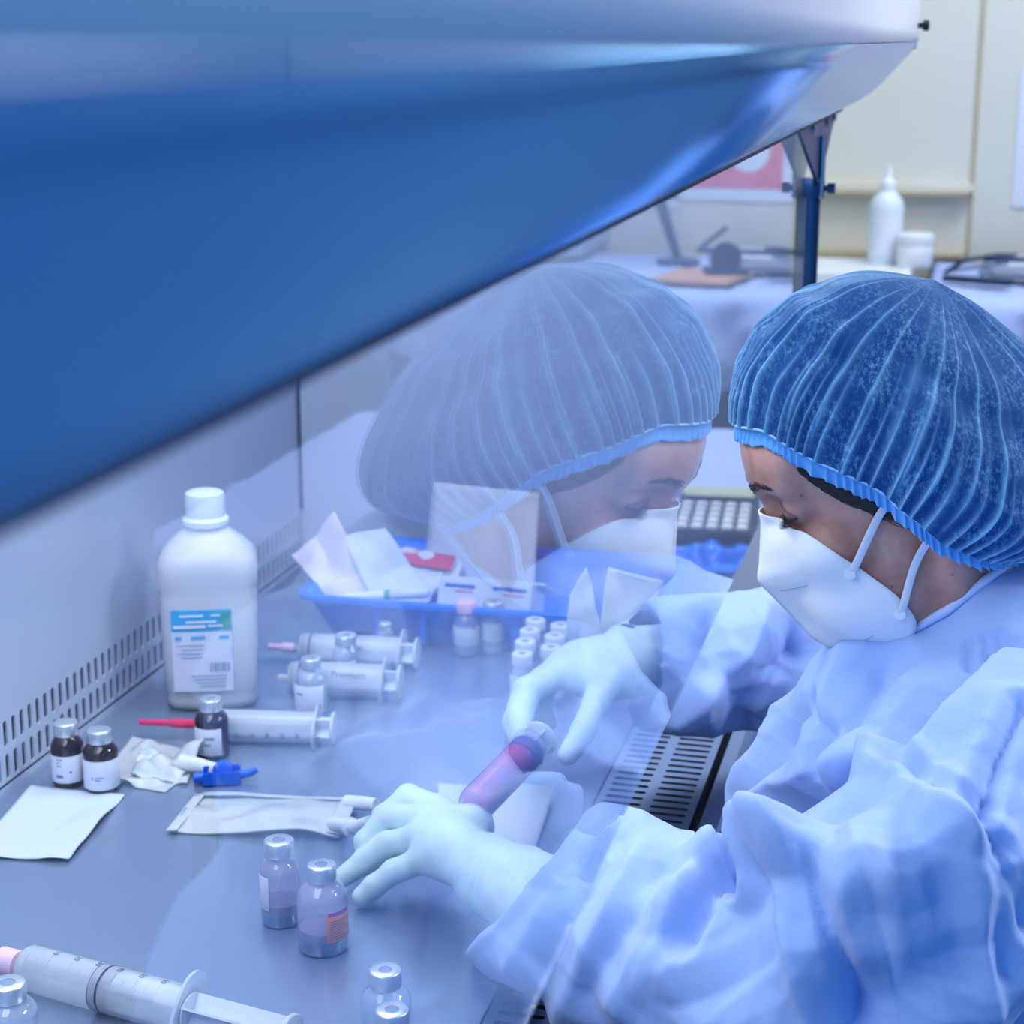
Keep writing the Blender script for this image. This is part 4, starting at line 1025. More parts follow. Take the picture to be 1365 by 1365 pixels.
at2 = cp_.data.attributes.new('pleat_scatter', 'FLOAT', 'POINT'); at2.data.foreach_set('value', CAv.astype(np.float32))  # paler pleat ridges: light scattered by doubled fabric, put into the colour
M['frill'] = mat('cap_frill', '#5aa6ea', 0.8, sheen=0.4, bump=(300, 0.2))
FR = []
nn_ = 6; dR = rimA-cen; dR /= np.linalg.norm(dR, axis=1, keepdims=True)
fw_ = ridgewave(phase, 92, 2.2)**2
for j in range(nn_+1):
    t = j/nn_
    dn = np.array([0, 0.20, -0.98])
    wv = 0.0036*(0.25+0.75*t)*(fw_-0.5)
    FR.append(rimA+dR*(0.0012+0.001*t+wv)[:, None]+dn*0.0125*t+np.outer(0.0008*np.sin(phase*39)*t, [0, 0, 1]))
FR = push_out(HO+np.concatenate(FR)@HB.T, 0.0026)
qi = np.arange(nn_)[:, None]*nr+np.arange(nr)[None]; qj = np.arange(nn_)[:, None]*nr+((np.arange(nr)+1) % nr)[None]
fo = np_mesh('cap_frill', FR, np.stack([qi, qi+nr, qj+nr, qj], -1).reshape(-1, 4), 'frill', per)
sd = fo.modifiers.new('t', 'SOLIDIFY'); sd.thickness = 0.0004
el = MB(); el.tube([hw(*p) for p in (rimA+dR*0.0042)[::4]]+[hw(*(rimA+dR*0.0042)[0])], 0.0011, 6, cap=False)
M['elastic'] = mat('pale_blue_elastic', '#9ad0fa', 0.8)
el.build('cap_elastic', 'elastic', per)

# --- gloves: each hand one closed skin with five separate bent fingers
def hand(name, shift, chains, palm, wrist, cuff, wr_dir, rings=()):
    mv = lambda p: (p[0]+shift[0], p[1]+shift[1], WT+(p[2]-WT)*shift[2]); chains = [([mv(p) for p in c], r) for c, r in chains]; palm = [(mv(p), r) for p, r in palm]
    allp = np.array([p for c, _ in chains for p in c]+[p for p, _ in palm]+[wrist, cuff]); lo = allp.min(0)-0.03; hi = allp.max(0)+0.03
    def fn(P):
        d = None
        for i in range(len(palm)-1):      # palm slabs
            c = cap(P, palm[i][0], palm[i+1][0], palm[i][1], palm[i+1][1]); d = c if d is None else smin(d, c, 0.010)
        for c, r in chains:
            a = np.array(palm_root, np.float32)
            d = smin(d, cap(P, a, c[0], 0.013, r[0]*1.05), 0.010)
        w = np.array(palm_root); d = smin(d, cap(P, w, wrist, 0.021, 0.0235), 0.016)
        d = smin(d, cap(P, wrist, cuff, 0.0265, 0.039), 0.010)
        fin = None
        for c, r in chains:
            e = chain(P, c, r, 0.003); fin = e if fin is None else np.minimum(fin, e)
        d = smin(d, fin, 0.0055)
        # rolls of loose latex round the wrist
        ax = np.asarray(cuff)-np.asarray(wrist); t = ((P-np.asarray(wrist, np.float32))@(ax/np.linalg.norm(ax)).astype(np.float32))
        for t0, h_, w_ in rings:
            d = d-h_*np.exp(-((t-t0)/w_)**2)*(0.6+0.4*np.sin(P[..., 0]*90+t0*900))
        return d
    palm_root = (0.60*np.mean([c[0] for c, _ in chains[1:]], 0)+0.40*np.asarray(wrist))
    h = 0.0017
    V, Q = surface_nets(fn, gx(lo[0], hi[0], h), gx(lo[1], hi[1], h), gx(lo[2], hi[2], h))
    V = relax(V, Q, 1, 0.4)
    n = vnormals(V, Q)
    wob = np.array([mnoise.noise(Vector(v)*85)*0.0005+abs(mnoise.noise(Vector(v)*38+Vector((3, 1, 7))))*0.0011 for v in V])
    return np_mesh(name, V+n*wob[:, None], Q, 'glove', per)
# left hand, near the lens: pinching the white port of the bag, little finger on the steel
LW = (1.118, 0.300, 0.849)
hand('glove', (-0.012, -0.012, 0.86), [
    ([(1.205, 0.345, 0.862), (1.222, 0.368, 0.850), (1.214, 0.388, 0.840), (1.2065, 0.3975, 0.832)], [0.0115, 0.0100, 0.0090, 0.0078]),              # thumb
    ([(1.203, 0.372, 0.869), (1.222, 0.402, 0.868), (1.213, 0.419, 0.852), (1.207, 0.420, 0.838)], [0.0108, 0.0100, 0.0092, 0.0080]),                # index
    ([(1.187, 0.378, 0.868), (1.200, 0.411, 0.860), (1.187, 0.425, 0.840), (1.180, 0.420, 0.822)], [0.0108, 0.0100, 0.0090, 0.0080]),                # middle
    ([(1.168, 0.375, 0.862), (1.178, 0.405, 0.845), (1.176, 0.423, 0.828), (1.170, 0.437, 0.815)], [0.0104, 0.0096, 0.0090, 0.0078]),                # ring
    ([(1.150, 0.366, 0.853), (1.152, 0.392, 0.836), (1.150, 0.406, 0.822), (1.147, 0.415, 0.812)], [0.0096, 0.0088, 0.0082, 0.0074])],               # little
    [((1.190, 0.345, 0.862), 0.0175), ((1.158, 0.348, 0.856), 0.0165)], LW, (1.055, 0.215, 0.850), None, rings=((0.002, 0.0022, 0.0024), (0.012, 0.0016, 0.0018), (0.020, 0.0022, 0.0022), (0.031, 0.0018, 0.002)))
# right hand, farther in: thumb and forefinger on the plunger of the filled syringe
RW = (1.405, 0.275, 0.905)
hand('glove', (0.0, 0.0, 1.0), [
    ([(1.370, 0.272, 0.903), (1.335, 0.270, 0.899), (1.300, 0.273, 0.890), (1.272, 0.279, 0.880)], [0.0125, 0.0108, 0.0098, 0.0082]),                # thumb
    ([(1.385, 0.310, 0.905), (1.358, 0.332, 0.897), (1.330, 0.333, 0.884), (1.303, 0.324, 0.876), (1.287, 0.316, 0.873)], [0.0115, 0.0108, 0.0104, 0.0096, 0.0082]),  # index
    ([(1.405, 0.316, 0.902), (1.388, 0.342, 0.886), (1.358, 0.344, 0.868), (1.336, 0.334, 0.858)], [0.0112, 0.0105, 0.0096, 0.0084]),                # middle
    ([(1.425, 0.316, 0.896), (1.416, 0.340, 0.878), (1.390, 0.341, 0.858), (1.370, 0.331, 0.850)], [0.0106, 0.0100, 0.0092, 0.0080]),                # ring
    ([(1.442, 0.312, 0.897), (1.440, 0.333, 0.882), (1.420, 0.335, 0.862), (1.402, 0.326, 0.852)], [0.0098, 0.0090, 0.0084, 0.0074])],               # little
    [((1.385, 0.290, 0.906), 0.0180), ((1.425, 0.292, 0.898), 0.0165)], RW, (1.462, 0.240, 0.905), None, rings=((0.004, 0.0022, 0.0028), (0.016, 0.0018, 0.002), (0.026, 0.002, 0.0024)))

# --- gown
CUFF_N, CUFF_D = np.array([0.1535, 0.7458, 0.6483], np.float32), 0.9202
def gown_sdf(P):
    # trunk leaning over the rail
    t = ell(P, (1.273, -0.060, 0.860), (0.185, 0.165, 0.165)); t = smin(t, ell(P, (1.273, -0.12, 0.56), (0.215, 0.20, 0.26)), 0.06)
    t = smin(t, cap(P, (1.12, -0.085, 0.965), (1.43, -0.085, 0.965), 0.070), 0.06)
    t = smin(t, cap(P, (1.273, -0.075, 0.985), (1.273, -0.055, 1.005), 0.075), 0.04)
    t = smin(t, cap(P, (1.265, 0.015, 0.935), (1.290, 0.045, 0.850), 0.080, 0.100), 0.03)
    t = smin(t, ell(P, (1.240, 0.015, 0.945), (0.130, 0.080, 0.058)), 0.03)
    for sg in (-1, 1): t = smin(t, chain(P, [(1.273+sg*0.08, -0.14, 0.50), (1.273+sg*0.12, 0.045, 0.47), (1.273+sg*0.12, 0.02, 0.20)], [0.13, 0.095, 0.115]), 0.05)
    # near sleeve
    ul = cap(P, (1.105, -0.095, 0.975), (1.000, 0.030, 0.895), 0.080, 0.084)
    fl = cap(P, (0.985, 0.035, 0.848), (1.095, 0.270, 0.852), 0.080, 0.061)
    d = smin(t, ul, 0.020)
    fl = smax(fl, P@CUFF_N-np.float32(CUFF_D), 0.003)
    d = smin(d, fl, 0.012)
    ur = cap(P, (1.44, -0.085, 0.975), (1.565, 0.060, 0.890), 0.075, 0.070)
    fr = cap(P, (1.560, 0.055, 0.885), (1.462, 0.228, 0.893), 0.072, 0.060)
    d = smin(d, smin(ur, fr, 0.012), 0.018)
    # open cuffs round the gloves
    d = smax(d, -cap(P, (1.095, 0.265, 0.850), (1.140, 0.345, 0.850), 0.050, 0.06), 0.004)
    d = smax(d, -cap(P, (1.452, 0.247, 0.899), (1.415, 0.312, 0.901), 0.048, 0.06), 0.004)
    return d
V, Q = surface_nets(gown_sdf, grad_axis([(0.88, 1.30, 0.0028), (1.30, 1.68, 0.0048)]), grad_axis([(-0.36, -0.16, 0.009), (-0.16, 0.33, 0.0028)]), grad_axis([(0.10, 0.76, 0.012), (0.76, 1.10, 0.0028)]))
V = relax(V, Q, 2, 0.4)
FOLDS = [
 (0.02, -0.007, [(1.02,0.158,0.918),(1.0,0.167,0.907),(0.989,0.177,0.892),(0.983,0.188,0.871),(0.987,0.201,0.844)]),
 (0.016, 0.004, [(1.03,0.148,0.92),(1.0,0.154,0.911),(0.984,0.162,0.896),(0.977,0.169,0.882),(0.975,0.176,0.865),(0.978,0.185,0.845)]),
 (0.03, 0.007, [(1.069,0.183,0.917),(1.032,0.184,0.916),(1.013,0.187,0.907),(1.0,0.191,0.895),(0.993,0.197,0.881),(0.989,0.203,0.863),(0.993,0.211,0.84),(1.025,0.225,0.802)]),
 (0.026, 0.008, [(1.074,0.211,0.916),(1.043,0.215,0.913),(1.027,0.222,0.902),(1.017,0.23,0.889),(1.012,0.241,0.869),(1.017,0.255,0.843)]),
 (0.014, -0.006, [(1.045,0.195,0.917),(1.023,0.2,0.908),(1.01,0.207,0.895),(1.002,0.216,0.88),(1.0,0.223,0.863),(1.005,0.232,0.841),(1.036,0.247,0.804)]),
 (0.016, -0.004, [(1.03,0.22,0.905),(1.021,0.232,0.893),(1.018,0.245,0.878),(1.028,0.274,0.85)]),
 (0.014, -0.013, [(1.017,0.128,0.921),(0.99,0.131,0.913),(0.973,0.139,0.898)]),
 (0.018, 0.007, [(1.025,0.136,0.921),(1.001,0.152,0.912),(0.994,0.159,0.906)]),
 (0.03, 0.006, [(0.989,0.118,0.917),(0.968,0.128,0.9),(0.963,0.147,0.877)]),
 (0.013, -0.022, [(1.04,0.118,0.921),(0.988,0.106,0.929)]),
 (0.016, 0.01, [(1.042,0.136,0.921),(1.059,0.127,0.916),(1.027,0.116,0.923)]),
 (0.02, 0.014, [(0.984,0.102,0.936),(0.996,0.091,0.953),(0.974,0.073,0.962)]),
 (0.022, 0.012, [(0.974,0.073,0.962),(0.947,0.064,0.95),(0.934,0.059,0.938),(0.925,0.053,0.924),(0.918,0.048,0.906),(0.913,0.042,0.887)]),
 (0.02, -0.026, [(0.968,0.066,0.963),(0.948,0.06,0.954),(0.934,0.054,0.941),(0.926,0.048,0.93),(0.92,0.043,0.917),(0.916,0.04,0.903),(0.913,0.036,0.888)]),
 (0.018, -0.004, [(0.936,0.082,0.909),(0.941,0.095,0.894),(0.943,0.108,0.882),(0.948,0.126,0.87),(0.956,0.146,0.857)]),
 (0.03, 0.006, [(0.93,0.072,0.915),(0.937,0.092,0.89),(0.939,0.106,0.875),(0.942,0.12,0.859)]),
 (0.02, 0.013, [(1.227,0.121,0.867),(1.228,0.116,0.881),(1.208,0.098,0.903),(1.161,0.078,0.935),(1.128,0.053,0.956),(1.054,0.028,0.993)]),
 (0.016, 0.01, [(1.228,0.122,0.863),(0.988,0.09,0.953),(0.965,0.067,0.962)]),
 (0.024, 0.012, [(0.965,0.067,0.962),(0.949,0.056,0.956),(0.937,0.045,0.949),(0.928,0.039,0.937),(0.922,0.033,0.925)]),
 (0.009, -0.007, [(1.054,0.028,0.993),(1.014,0.011,0.998),(0.995,-0.003,0.993),(0.983,-0.017,0.985),(0.975,-0.033,0.974)]),
 (0.02, 0.006, [(1.039,0.03,0.993),(1.006,0.012,0.996),(0.991,-0.001,0.991),(0.98,-0.013,0.984)]),
 (0.045, 0.011, [(0.948,0.04,0.961),(0.957,0.015,0.967),(0.965,0.0,0.972),(0.973,-0.015,0.977)]),
 (0.02, 0.006, [(0.948,0.04,0.961),(0.933,0.042,0.944),(0.921,0.034,0.922)]),
 (0.018, -0.004, [(1.054,0.028,0.993),(1.005,0.041,0.984),(0.996,0.053,0.977),(0.987,0.064,0.97)]),
 (0.014, -0.003, [(0.931,0.032,0.943),(0.937,0.008,0.946),(0.949,-0.011,0.952)]),
 (0.01, -0.004, [(0.951,-0.005,0.957),(0.943,-0.018,0.938),(0.938,-0.024,0.916)]),
 (0.03, -0.006, [(0.92,0.023,0.92),(0.928,-0.003,0.922),(0.945,-0.029,0.927)]),
 (0.02, 0.009, [(0.977,-0.014,0.981),(0.966,-0.02,0.969),(0.958,-0.026,0.956),(0.951,-0.029,0.941),(0.947,-0.033,0.924),(0.945,-0.034,0.908),(0.946,-0.035,0.889)]),
 (0.01, -0.01, [(1.058,-0.046,1.032),(1.038,-0.04,1.022),(1.02,-0.033,1.011),(1.003,-0.029,1.0),(0.987,-0.025,0.988)]),
 (0.018, 0.006, [(1.06,-0.04,1.03),(1.039,-0.033,1.021),(1.02,-0.027,1.011),(1.004,-0.023,1.0),(0.989,-0.019,0.99)]),
 (0.01, -0.008, [(0.989,-0.021,0.99),(0.977,-0.029,0.978),(0.969,-0.036,0.965),(0.965,-0.045,0.951),(0.965,-0.054,0.934)]),
 (0.016, 0.007, [(0.976,-0.033,0.975),(0.969,-0.039,0.963),(0.964,-0.044,0.95),(0.961,-0.048,0.935),(0.961,-0.052,0.919),(0.966,-0.056,0.901)]),
 (0.01, -0.006, [(0.966,-0.028,0.966),(0.957,-0.037,0.944),(0.954,-0.041,0.93),(0.954,-0.044,0.914)]),
 (0.016, 0.007, [(1.121,-0.044,1.036),(1.099,-0.033,1.03),(1.079,-0.021,1.024),(1.062,-0.01,1.017),(1.044,0.002,1.009),(1.028,0.014,1.0)]),
 (0.018, -0.007, [(1.167,-0.036,1.024),(1.156,-0.02,1.011),(1.146,-0.004,0.997),(1.131,0.009,0.984),(1.051,0.022,0.998)]),
 (0.026, -0.01, [(1.193,0.044,0.999),(1.16,0.055,0.981),(1.148,0.063,0.966),(1.15,0.073,0.946)]),
 (0.01, -0.007, [(1.207,0.089,0.967),(1.162,0.075,0.962),(1.148,0.072,0.944)]),
 (0.026, 0.007, [(1.224,0.067,0.996),(1.189,0.074,0.978),(1.172,0.08,0.961)]),
 (0.022, -0.008, [(1.215,0.098,0.943),(1.242,0.113,0.912),(1.249,0.125,0.888),(1.25,0.136,0.859),(1.059,0.125,0.915)]),
 (0.024, 0.006, [(1.17,0.028,0.996),(1.14,0.04,0.977),(1.133,0.059,0.955)]),
 (0.02, 0.006, [(1.283,0.114,0.926),(1.275,0.124,0.908),(1.271,0.134,0.888),(1.284,0.144,0.861),(1.276,0.144,0.843),(1.07,0.138,0.912)]),
 (0.006, -0.004, [(1.192,-0.016,1.024),(1.177,-0.015,1.014)]),
 (0.006, -0.004, [(1.189,-0.025,1.028),(1.172,-0.027,1.02)]),
 (0.006, -0.003, [(1.188,-0.034,1.033),(1.173,-0.034,1.025)]),
 (0.026, -0.014, [(1.461,0.12,0.926),(1.44,0.137,0.896),(1.439,0.146,0.872),(1.459,0.157,0.839)]),
 (0.024, 0.009, [(1.472,0.151,0.947),(1.437,0.158,0.919),(1.424,0.173,0.904),(1.415,0.189,0.887),(1.41,0.216,0.866)]),
 (0.018, -0.007, [(1.422,0.175,0.901),(1.426,0.171,0.874),(1.475,0.163,0.83)]),
 (0.012, -0.006, [(1.439,0.198,0.942),(1.421,0.189,0.918),(1.415,0.193,0.908)]),
 (0.014, -0.006, [(1.477,0.127,0.944),(1.465,0.122,0.932),(1.458,0.113,0.916)]),
 (0.014, 0.008, [(1.44,0.136,0.888),(1.447,0.151,0.852),(1.476,0.159,0.83)]),
]

def polydist(P, pts):
    d = np.full(len(P), 9.0, np.float32)
    for a, b in zip(pts[:-1], pts[1:]):
        a = np.array(a, np.float32); b = np.array(b, np.float32); e = b-a
        t = np.clip(((P-a)@e)/max(1e-9, float(e@e)), 0, 1); d = np.minimum(d, np.linalg.norm(P-a-t[:, None]*e, axis=1))
    return d
NV = vnormals(V, Q); disp = np.zeros(len(V), np.float32)
for w, h, pts in FOLDS:
    x = np.clip(polydist(V, pts)/(w*1.25), 0, 1); disp += 1.8*h*(1-x)**1.1
vis = np.ones(len(V), bool)
def crump(v):      # flat facets meeting in crisp creases, like stiff non-woven fabric
    p = Vector(v); wv = Vector((mnoise.noise(p*6), mnoise.noise(p*6+Vector((5, 2, 9))), mnoise.noise(p*6+Vector((1, 8, 3)))))
    a = abs(mnoise.noise(p*7+wv*0.7)); b_ = abs(mnoise.noise(p*15+wv*1.2+Vector((4, 4, 1)))); c_ = 1-abs(mnoise.noise(p*34+wv*2+Vector((2, 7, 5))))
    return -0.0100*(a-0.22)+0.0042*(b_-0.2)+0.0011*(c_**6-0.25)
disp[vis] += np.array([crump(v) for v in V[vis]], np.float32)
V = V+NV*disp[:, None]
V = relax(V, Q, 1, 0.08)
M['gown'] = mat('gown_nonwoven', '#9eb9ec', 0.75, spec=0.2, sheen=0.2, bump=(220, 0.10))
M['binding'] = mat('pale_neck_binding', '#c3d4fa', 0.7)
gown = np_mesh('gown', V, Q, 'gown', per)
ring = []       # bound neckline where the gown meets the neck
for a in np.linspace(0, 2*PI, 40, endpoint=False):
    zz = np.linspace(1.09, 0.96, 66); rr = np.linspace(0.02, 0.13, 56)
    G_ = np.stack(np.meshgrid(zz, rr, indexing='ij'), -1); P_ = np.stack([1.273+G_[..., 1]*math.cos(a), -0.055+G_[..., 1]*math.sin(a), G_[..., 0]], -1).astype(np.float32)
    db, dg_ = head_sdf(P_), gown_sdf(P_)
    for iz in range(len(zz)):
        out_ = np.nonzero(db[iz] > 0)[0]
        if len(out_) and dg_[iz, out_[0]] < 0.0015: ring.append(P_[iz, out_[0]]+np.array([0.002*math.cos(a), 0.002*math.sin(a), 0.001])); break
if len(ring) > 20:
    rg = [Vector(p) for p in ring]; rg = [(rg[i-1]+rg[i]*2+rg[(i+1) % len(rg)])/4 for i in range(len(rg))]
    MB().tube(rg+[rg[0]], 0.0034, 10, cap=False).build('neck_binding', 'binding', per)
for sg in (-1, 1):
    cx = 1.273+sg*0.12
    V, Q = surface_nets(lambda P: np.maximum(smin(cap(P, (cx, -0.01, 0.045), (cx+sg*0.01, 0.11, 0.034), 0.042, 0.036), cap(P, (cx, 0.0, 0.06), (cx, 0.02, 0.12), 0.045, 0.042), 0.02), 0.004-P[..., 2]), gx(cx-0.07, cx+0.07, 0.006), gx(-0.07, 0.17, 0.006), gx(-0.006, 0.16, 0.006))
    np_mesh('shoe', V, Q, 'shoe', per)
st_ = empty('stool', (1.273, -0.16, 0.0), label='dark round stool on which the gowned person sits', cat='stool')
MB().lathe([(0, 0.24), (0.17, 0.24), (0.18, 0.25), (0.18, 0.285), (0.16, 0.295), (0, 0.297)], 32).build('seat', 'navy', st_)
MB().lathe([(0.025, 0.10), (0.025, 0.24)], 18).build('column', 'steel_bright', st_)
for k in range(5):
    a = k*2*PI/5+0.3; MB().tube([(0.02*math.cos(a), 0.02*math.sin(a), 0.11), (0.24*math.cos(a), 0.24*math.sin(a), 0.065)], [0.018, 0.012], 10).build('foot', 'steel_bright', st_)
    MB().lathe([(0.012, -0.014), (0.026, -0.012), (0.028, 0.0), (0.026, 0.012), (0.012, 0.014)], 16, Matrix.Translation((0.24*math.cos(a), 0.24*math.sin(a), 0.0285))@Matrix.Rotation(PI/2, 4, 'X')).build('castor', 'rubber', st_)

# ------------------------------------------------------------------ the room beyond and beside the cabinet
def drape(name, x0, x1, y0, y1, top, drop, label, seed=0, cat='drape'):
    """cloth laid over a table: top with soft wrinkles, hanging scalloped front and ends"""
    nx, ny = 30, 46; V = []; ex = drop; ey = drop
    X = np.concatenate([np.linspace(x0-ex, x0, 10, endpoint=False), np.linspace(x0, x1, nx)]); Y = np.concatenate([np.linspace(y0-ey, y0, 8, endpoint=False), np.linspace(y0, y1, ny), np.linspace(y1, y1+ey, 9)[1:]])
    for x in X:
        for y in Y:
            dx = max(0, x0-x); dy = max(0, y0-y, y-y1); hang = max(dx, dy)
            k = (mnoise.noise(Vector((x*9, y*9, seed)))+0.6*mnoise.noise(Vector((x*21, y*21, seed))))
            edge = 1.0+0.35*mnoise.noise(Vector((x*4+y*4, seed, 3.0)))
            px = max(x, x0)-(0.012+0.030*math.sin(y*40+seed+2*k)*min(1, hang/0.08)*0.7 if dx else 0)
            py = min(max(y, y0), y1)+((0.02*math.sin(x*40+k)*min(1, hang/0.08))*(-1 if y < y0 else 1) if dy else 0)
            V.append((px, py, top+0.006+0.010*abs(k)*(1 if hang == 0 else 0.3)-hang*edge))
    n = len(Y); Fc = [(i*n+j, (i+1)*n+j, (i+1)*n+j+1, i*n+j+1) for i in range(len(X)-1) for j in range(n-1)]
    o = mesh_obj(name, V, Fc, 'cloth'); s = o.modifiers.new('t', 'SOLIDIFY'); s.thickness = 0.002; s.offset = 1
    return props(o, label, cat)
def table(name, x0, x1, y0, y1, top, label):
    t = empty(name, ((x0+x1)/2, (y0+y1)/2, 0), label=label, cat='table'); t.matrix_basis = Matrix.Identity(4)
    box_obj('tabletop', (x0, x1, y0, y1, top-0.03, top), 'under', t, 0.002)
    for lx in (x0+0.04, x1-0.04):
        for ly in (y0+0.04, y1-0.04): box_obj('leg', (lx-0.02, lx+0.02, ly-0.02, ly+0.02, 0, top-0.03), 'under', t)
    box_obj('back_board', (x1-0.02, x1-0.005, y0, y1, 0.05, top-0.03), 'under', t)
    box_obj('lower_shelf', (x0+0.02, x1-0.02, y0+0.02, y1-0.02, 0.30, 0.32), 'under', t)
    return t
T2 = 0.905
table('work_table', 3.66, 4.34, -0.90, 0.085, T2, 'dark table under a blue drape against the far cream wall')
drape('table_drape', 3.66, 4.32, -0.90, 0.075, T2, 0.17, 'pale blue drape over the dark table at the far wall', 3)
table('side_table', 2.22, 3.15, -0.75, 0.085, 0.742, 'low dark side table beyond the cabinet, seen in the sash reflection')
drape('side_drape', 2.22, 3.10, -0.75, 0.075, 0.742, 0.22, 'pale drape on the low side table, seen in the sash reflection', 7)
# bench with cartons right of the post
bn = empty('wall_bench', (4.1, 0.5, 0), label='cream wall bench under the ledges, right of the steel post', cat='bench'); bn.matrix_basis = Matrix.Identity(4)
box_obj('bench_top', (3.80, 4.39, 0.10, 1.2, 0.83, 0.86), 'wall', bn, 0.003); box_obj('bench_body', (3.86, 4.39, 0.11, 1.2, 0.0, 0.83), 'wall', bn); box_obj('bench_edge', (3.795, 3.80, 0.10, 1.2, 0.835, 0.858), 'wood_edge', bn)
bxn = empty('shipping_carton', (4.02, 0.255, 0.86), label='large white carton with faint violet printing on the wall bench', cat='carton')
MB().box(-0.14, 0.16, -0.135, 0.15, 0.0, 0.075, 0.002).build('carton_body', 'white', bxn)
mb = MB()
for k, w in enumerate((0.012, 0.010, 0.014, 0.011, 0.016, 0.009)): mb.box(-0.1408, -0.1402, 0.020-0.016*k-0.012, 0.020-0.016*k, 0.046, 0.046+w*0.8)
mb.build('carton_print', 'ink_violet', bxn)
bt = empty('tall_bottle', (4.10, 0.185, 0.935), label='tall white squeeze bottle standing on the large carton', cat='bottle')
MB().lathe([(0, 0), (0.034, 0), (0.037, 0.004), (0.037, 0.125), (0.034, 0.140), (0.022, 0.155), (0.016, 0.160)], 28).build('bottle_body', 'bottle_cap', bt)
MB().lathe([(0.017, 0.158), (0.017, 0.178), (0.013, 0.182), (0.007, 0.190), (0.005, 0.215), (0, 0.216)], 20).build('nozzle_cap', 'white', bt)
MB().lathe([(0.0376, 0.02), (0.0376, 0.115)], 20, a0=PI*0.75, a1=PI*1.25).build('bottle_label', 'label', bt)
jr = empty('white_jar', (4.05, 0.118, 0.935), label='squat white tub beside the tall squeeze bottle', cat='tub')
MB().lathe([(0, 0), (0.036, 0), (0.039, 0.004), (0.039, 0.052), (0.036, 0.056)], 28).build('tub_body', 'white', jr); MB().lathe([(0.041, 0.054), (0.041, 0.070), (0.038, 0.073), (0, 0.074)], 28).build('tub_lid', 'white', jr)
# small things on the draped tables
def stapler(x, y, z, rz, label, group=None):
    s = empty('stapler', (x, y, z), rz, label=label, cat='stapler', group=group)
    MB().box(-0.075, 0.075, -0.017, 0.017, 0.0, 0.012, 0.003).build('base_plate', 'navy', s)
    b = MB(); b.tube([(0.072, 0, 0.018), (0.03, 0, 0.046), (-0.04, 0, 0.062), (-0.078, 0, 0.064)], [0.017, 0.020, 0.016, 0.012], 12, flat=(0, 0, 1)); b.build('arm', 'navy', s)
    MB().box(-0.07, 0.06, -0.010, 0.010, 0.030, 0.037, 0.002, Matrix.Rotation(math.radians(12), 4, 'Y')).build('magazine', 'grey', s); return s
stapler(3.88, -0.02, T2+0.02, math.radians(70), 'dark blue stapler lying on the far draped table')
nb = empty('clipboard', (3.82, -0.22, T2+0.018), math.radians(10), label='tan clipboard on the far draped table, seen in the sash reflection', cat='clipboard')
MB().box(-0.10, 0.10, -0.085, 0.085, 0, 0.009, 0.002).build('board', 'peach', nb); MB().box(0.07, 0.095, -0.03, 0.03, 0.009, 0.016, 0.003).build('clip', 'navy', nb)
tp = empty('tape_dispenser', (3.84, -0.175, T2+0.028), math.radians(75), label='round navy tape dispenser standing on the tan clipboard', cat='dispenser')
b = MB(); b.lathe([(0.010, -0.012), (0.032, -0.012), (0.034, -0.008), (0.034, 0.008), (0.032, 0.012), (0.010, 0.012), (0.010, -0.012)], 28, Matrix.Translation((0, 0, 0.034))@Matrix.Rotation(PI/2, 4, 'X')); b.build('tape_roll', 'navy', tp)
MB().box(-0.045, 0.05, -0.016, 0.016, 0, 0.008, 0.002).build('foot', 'navy', tp)
nt_ = empty('paper_tray', (4.05, -0.13, T2+0.016), math.radians(4), label='wire edged document tray on the far draped table', cat='tray')
MB().box(-0.12, 0.12, -0.10, 0.10, 0, 0.012, 0.003).build('tray_floor', 'grey', nt_); MB().tube([(-0.12, -0.11, 0.05), (0.0, -0.115, 0.055), (0.12, -0.10, 0.075)], 0.006, 8).build('wire_rail', 'navy', nt_); MB().tube([(-0.12, 0.11, 0.05), (-0.12, -0.11, 0.05)], 0.006, 8).build('wire_rail', 'navy', nt_)
MB().box(-0.10, 0.10, -0.09, 0.09, 0.013, 0.035, 0.003).build('paper_stack', 'paper', nt_)
ph = empty('desk_lamp', (4.10, -0.32, T2+0.015), 0.3, label='dark slanting desk lamp arm behind the tan clipboard', cat='lamp')
MB().lathe([(0, 0), (0.05, 0), (0.05, 0.01), (0.012, 0.016), (0.0, 0.017)], 24).build('lamp_base', 'navy', ph); MB().tube([(0, 0, 0.012), (0.0, -0.045, 0.13), (0.0, -0.075, 0.25)], [0.010, 0.014, 0.016], 10).build('lamp_arm', 'navy', ph); MB().tube([(0.0, -0.075, 0.25), (-0.12, -0.07, 0.27)], [0.014, 0.026], 12).build('lamp_head', 'navy', ph)
sw = empty('syringe_wrapper', (3.80, -0.50, T2+0.02), 0.5, label='long white wrapped swab on the left part of the far draped table', cat='swab')
MB().tube([(0, -0.08, 0.004), (0, 0.05, 0.006), (0, 0.07, 0.012)], [0.008, 0.008, 0.013], 10).build('wrapper', 'white', sw)
# calculator and glove on the side table
ca = empty('calculator', (2.432, 0.008, 0.758), math.radians(-5), label='black desk calculator with white keys on the side table', cat='calculator')
MB().box(-0.118, 0.118, -0.058, 0.058, 0.0, 0.020, 0.004).build('calculator_body', 'under', ca)
MB().box(0.060, 0.106, -0.050, 0.050, 0.020, 0.023, 0.001, Matrix.Rotation(math.radians(-4), 4, 'Y')).build('display', 'lcd', ca)
for i in range(5):
    for j in range(5): MB().box(-0.104+0.030*i, -0.104+0.030*i+0.021, -0.050+0.0205*j, -0.050+0.0205*j+0.015, 0.020, 0.025, 0.002).build('key', 'white', ca)
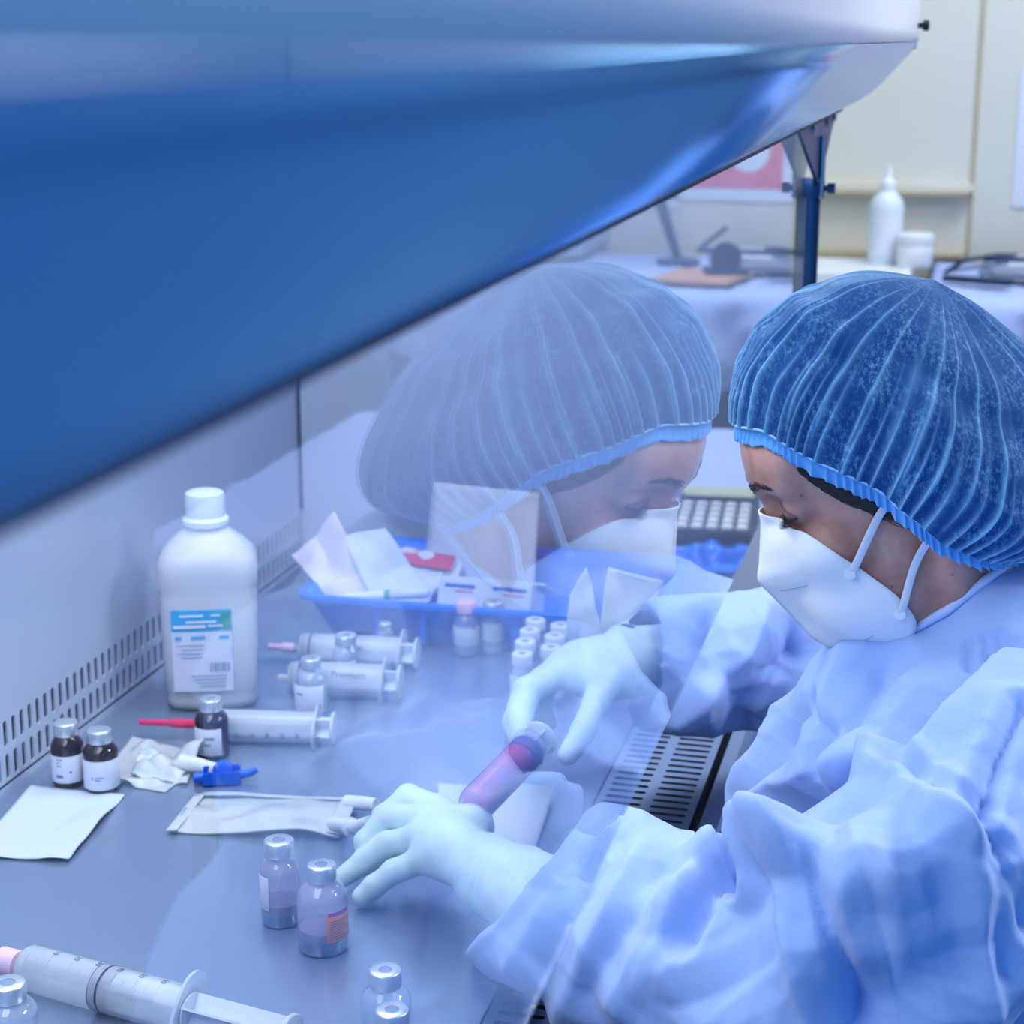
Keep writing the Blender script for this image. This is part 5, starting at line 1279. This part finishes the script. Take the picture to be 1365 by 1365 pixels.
# crumpled blue glove before the calculator
o = sheet('spare_glove', [(2.20, 0.06, 0.765), (2.31, 0.085, 0.775), (2.33, -0.01, 0.775), (2.21, -0.04, 0.765)], 'tray', n=24, amp=0.022, sc=18, seed=9, thick=0.001, zmin=0.757); props(o, 'crumpled blue nitrile glove before the calculator on the side table', 'glove')
# posters, a partition and a cream cupboard
def poster(name, y0, y1, z0, z1, m, label, cat='poster', shapes=()):
    p = empty(name, (XW-0.004, (y0+y1)/2, z0), label=label, cat=cat); p.matrix_basis = Matrix.Identity(4)
    box_obj('poster_sheet', (XW-0.004, XW-0.001, y0-0.03, y1+0.03, z0-0.03, z1+0.03), 'label', p); box_obj('printed_field', (XW-0.005, XW-0.004, y0, y1, z0, z1), m, p)
    for s_ in shapes:
        b = MB(); b.lathe([(0, 0), (s_[2], 0), (s_[2], 0.0006), (0, 0.0006)], 24, Matrix.Translation((XW-0.0051, s_[0], s_[1]))@Matrix.Rotation(-PI/2, 4, 'Y'), sx=s_[3], sy=1.0); b.build('printed_shape', s_[4], p)
    return p
poster('red_poster', -0.39, -0.118, 1.07, 1.32, 'poster_red', 'pink and red poster on the far cream wall', shapes=((-0.20, 1.16, 0.05, 1.0, 'label'), (-0.30, 1.21, 0.045, 1.2, 'palepink')))
poster('blue_poster', -0.50, -0.40, 1.05, 1.25, 'poster_blue', 'small blue sign with a pale upright oval on the far wall', 'sign', ((-0.45, 1.12, 0.024, 2.2, 'label'),))
pt = empty('grey_cabinet', (4.15, -0.9, 0), label='grey blue steel locker standing at the end of the draped table', cat='locker'); pt.matrix_basis = Matrix.Identity(4)
box_obj('locker_body', (4.05, 4.39, -1.10, -0.54, T2+0.03, 2.1), 'wall_blue', pt, 0.004); box_obj('locker_door', (4.035, 4.05, -1.09, -0.55, T2+0.05, 2.08), 'wall_blue', pt, 0.003); box_obj('handle', (4.02, 4.035, -0.60, -0.58, 1.4, 1.52), 'steel_bright', pt)
cc = empty('cream_cupboard', (3.9, -1.6, 0), label='cream cupboard with two doors, seen in the sash reflection', cat='cupboard'); cc.matrix_basis = Matrix.Identity(4)
box_obj('cupboard_body', (3.3, 3.9, -2.2, -1.12, 0.72, 1.6), 'wall', cc, 0.004)
for y0 in (-2.19, -1.65): d = box_obj('door', (3.284, 3.3, y0, y0+0.52, 0.74, 1.58), 'wall', cc, 0.003); box_obj('handle', (3.27, 3.284, y0+0.46, y0+0.48, 1.1, 1.2), 'steel_bright', d)
box_obj('plinth', (3.34, 3.9, -2.2, -1.12, 0.0, 0.72), 'wall_blue', cc)
wb = empty('white_jug', (2.42, -0.155, 0.755), label='tall white lidded jug on the side table at the right edge', cat='jug')
MB().lathe([(0, 0), (0.058, 0), (0.060, 0.005), (0.058, 0.27), (0.054, 0.28)], 28).build('jug_body', 'white', wb); MB().lathe([(0.060, 0.278), (0.061, 0.30), (0.056, 0.306), (0, 0.307)], 28).build('jug_lid', 'white', wb)
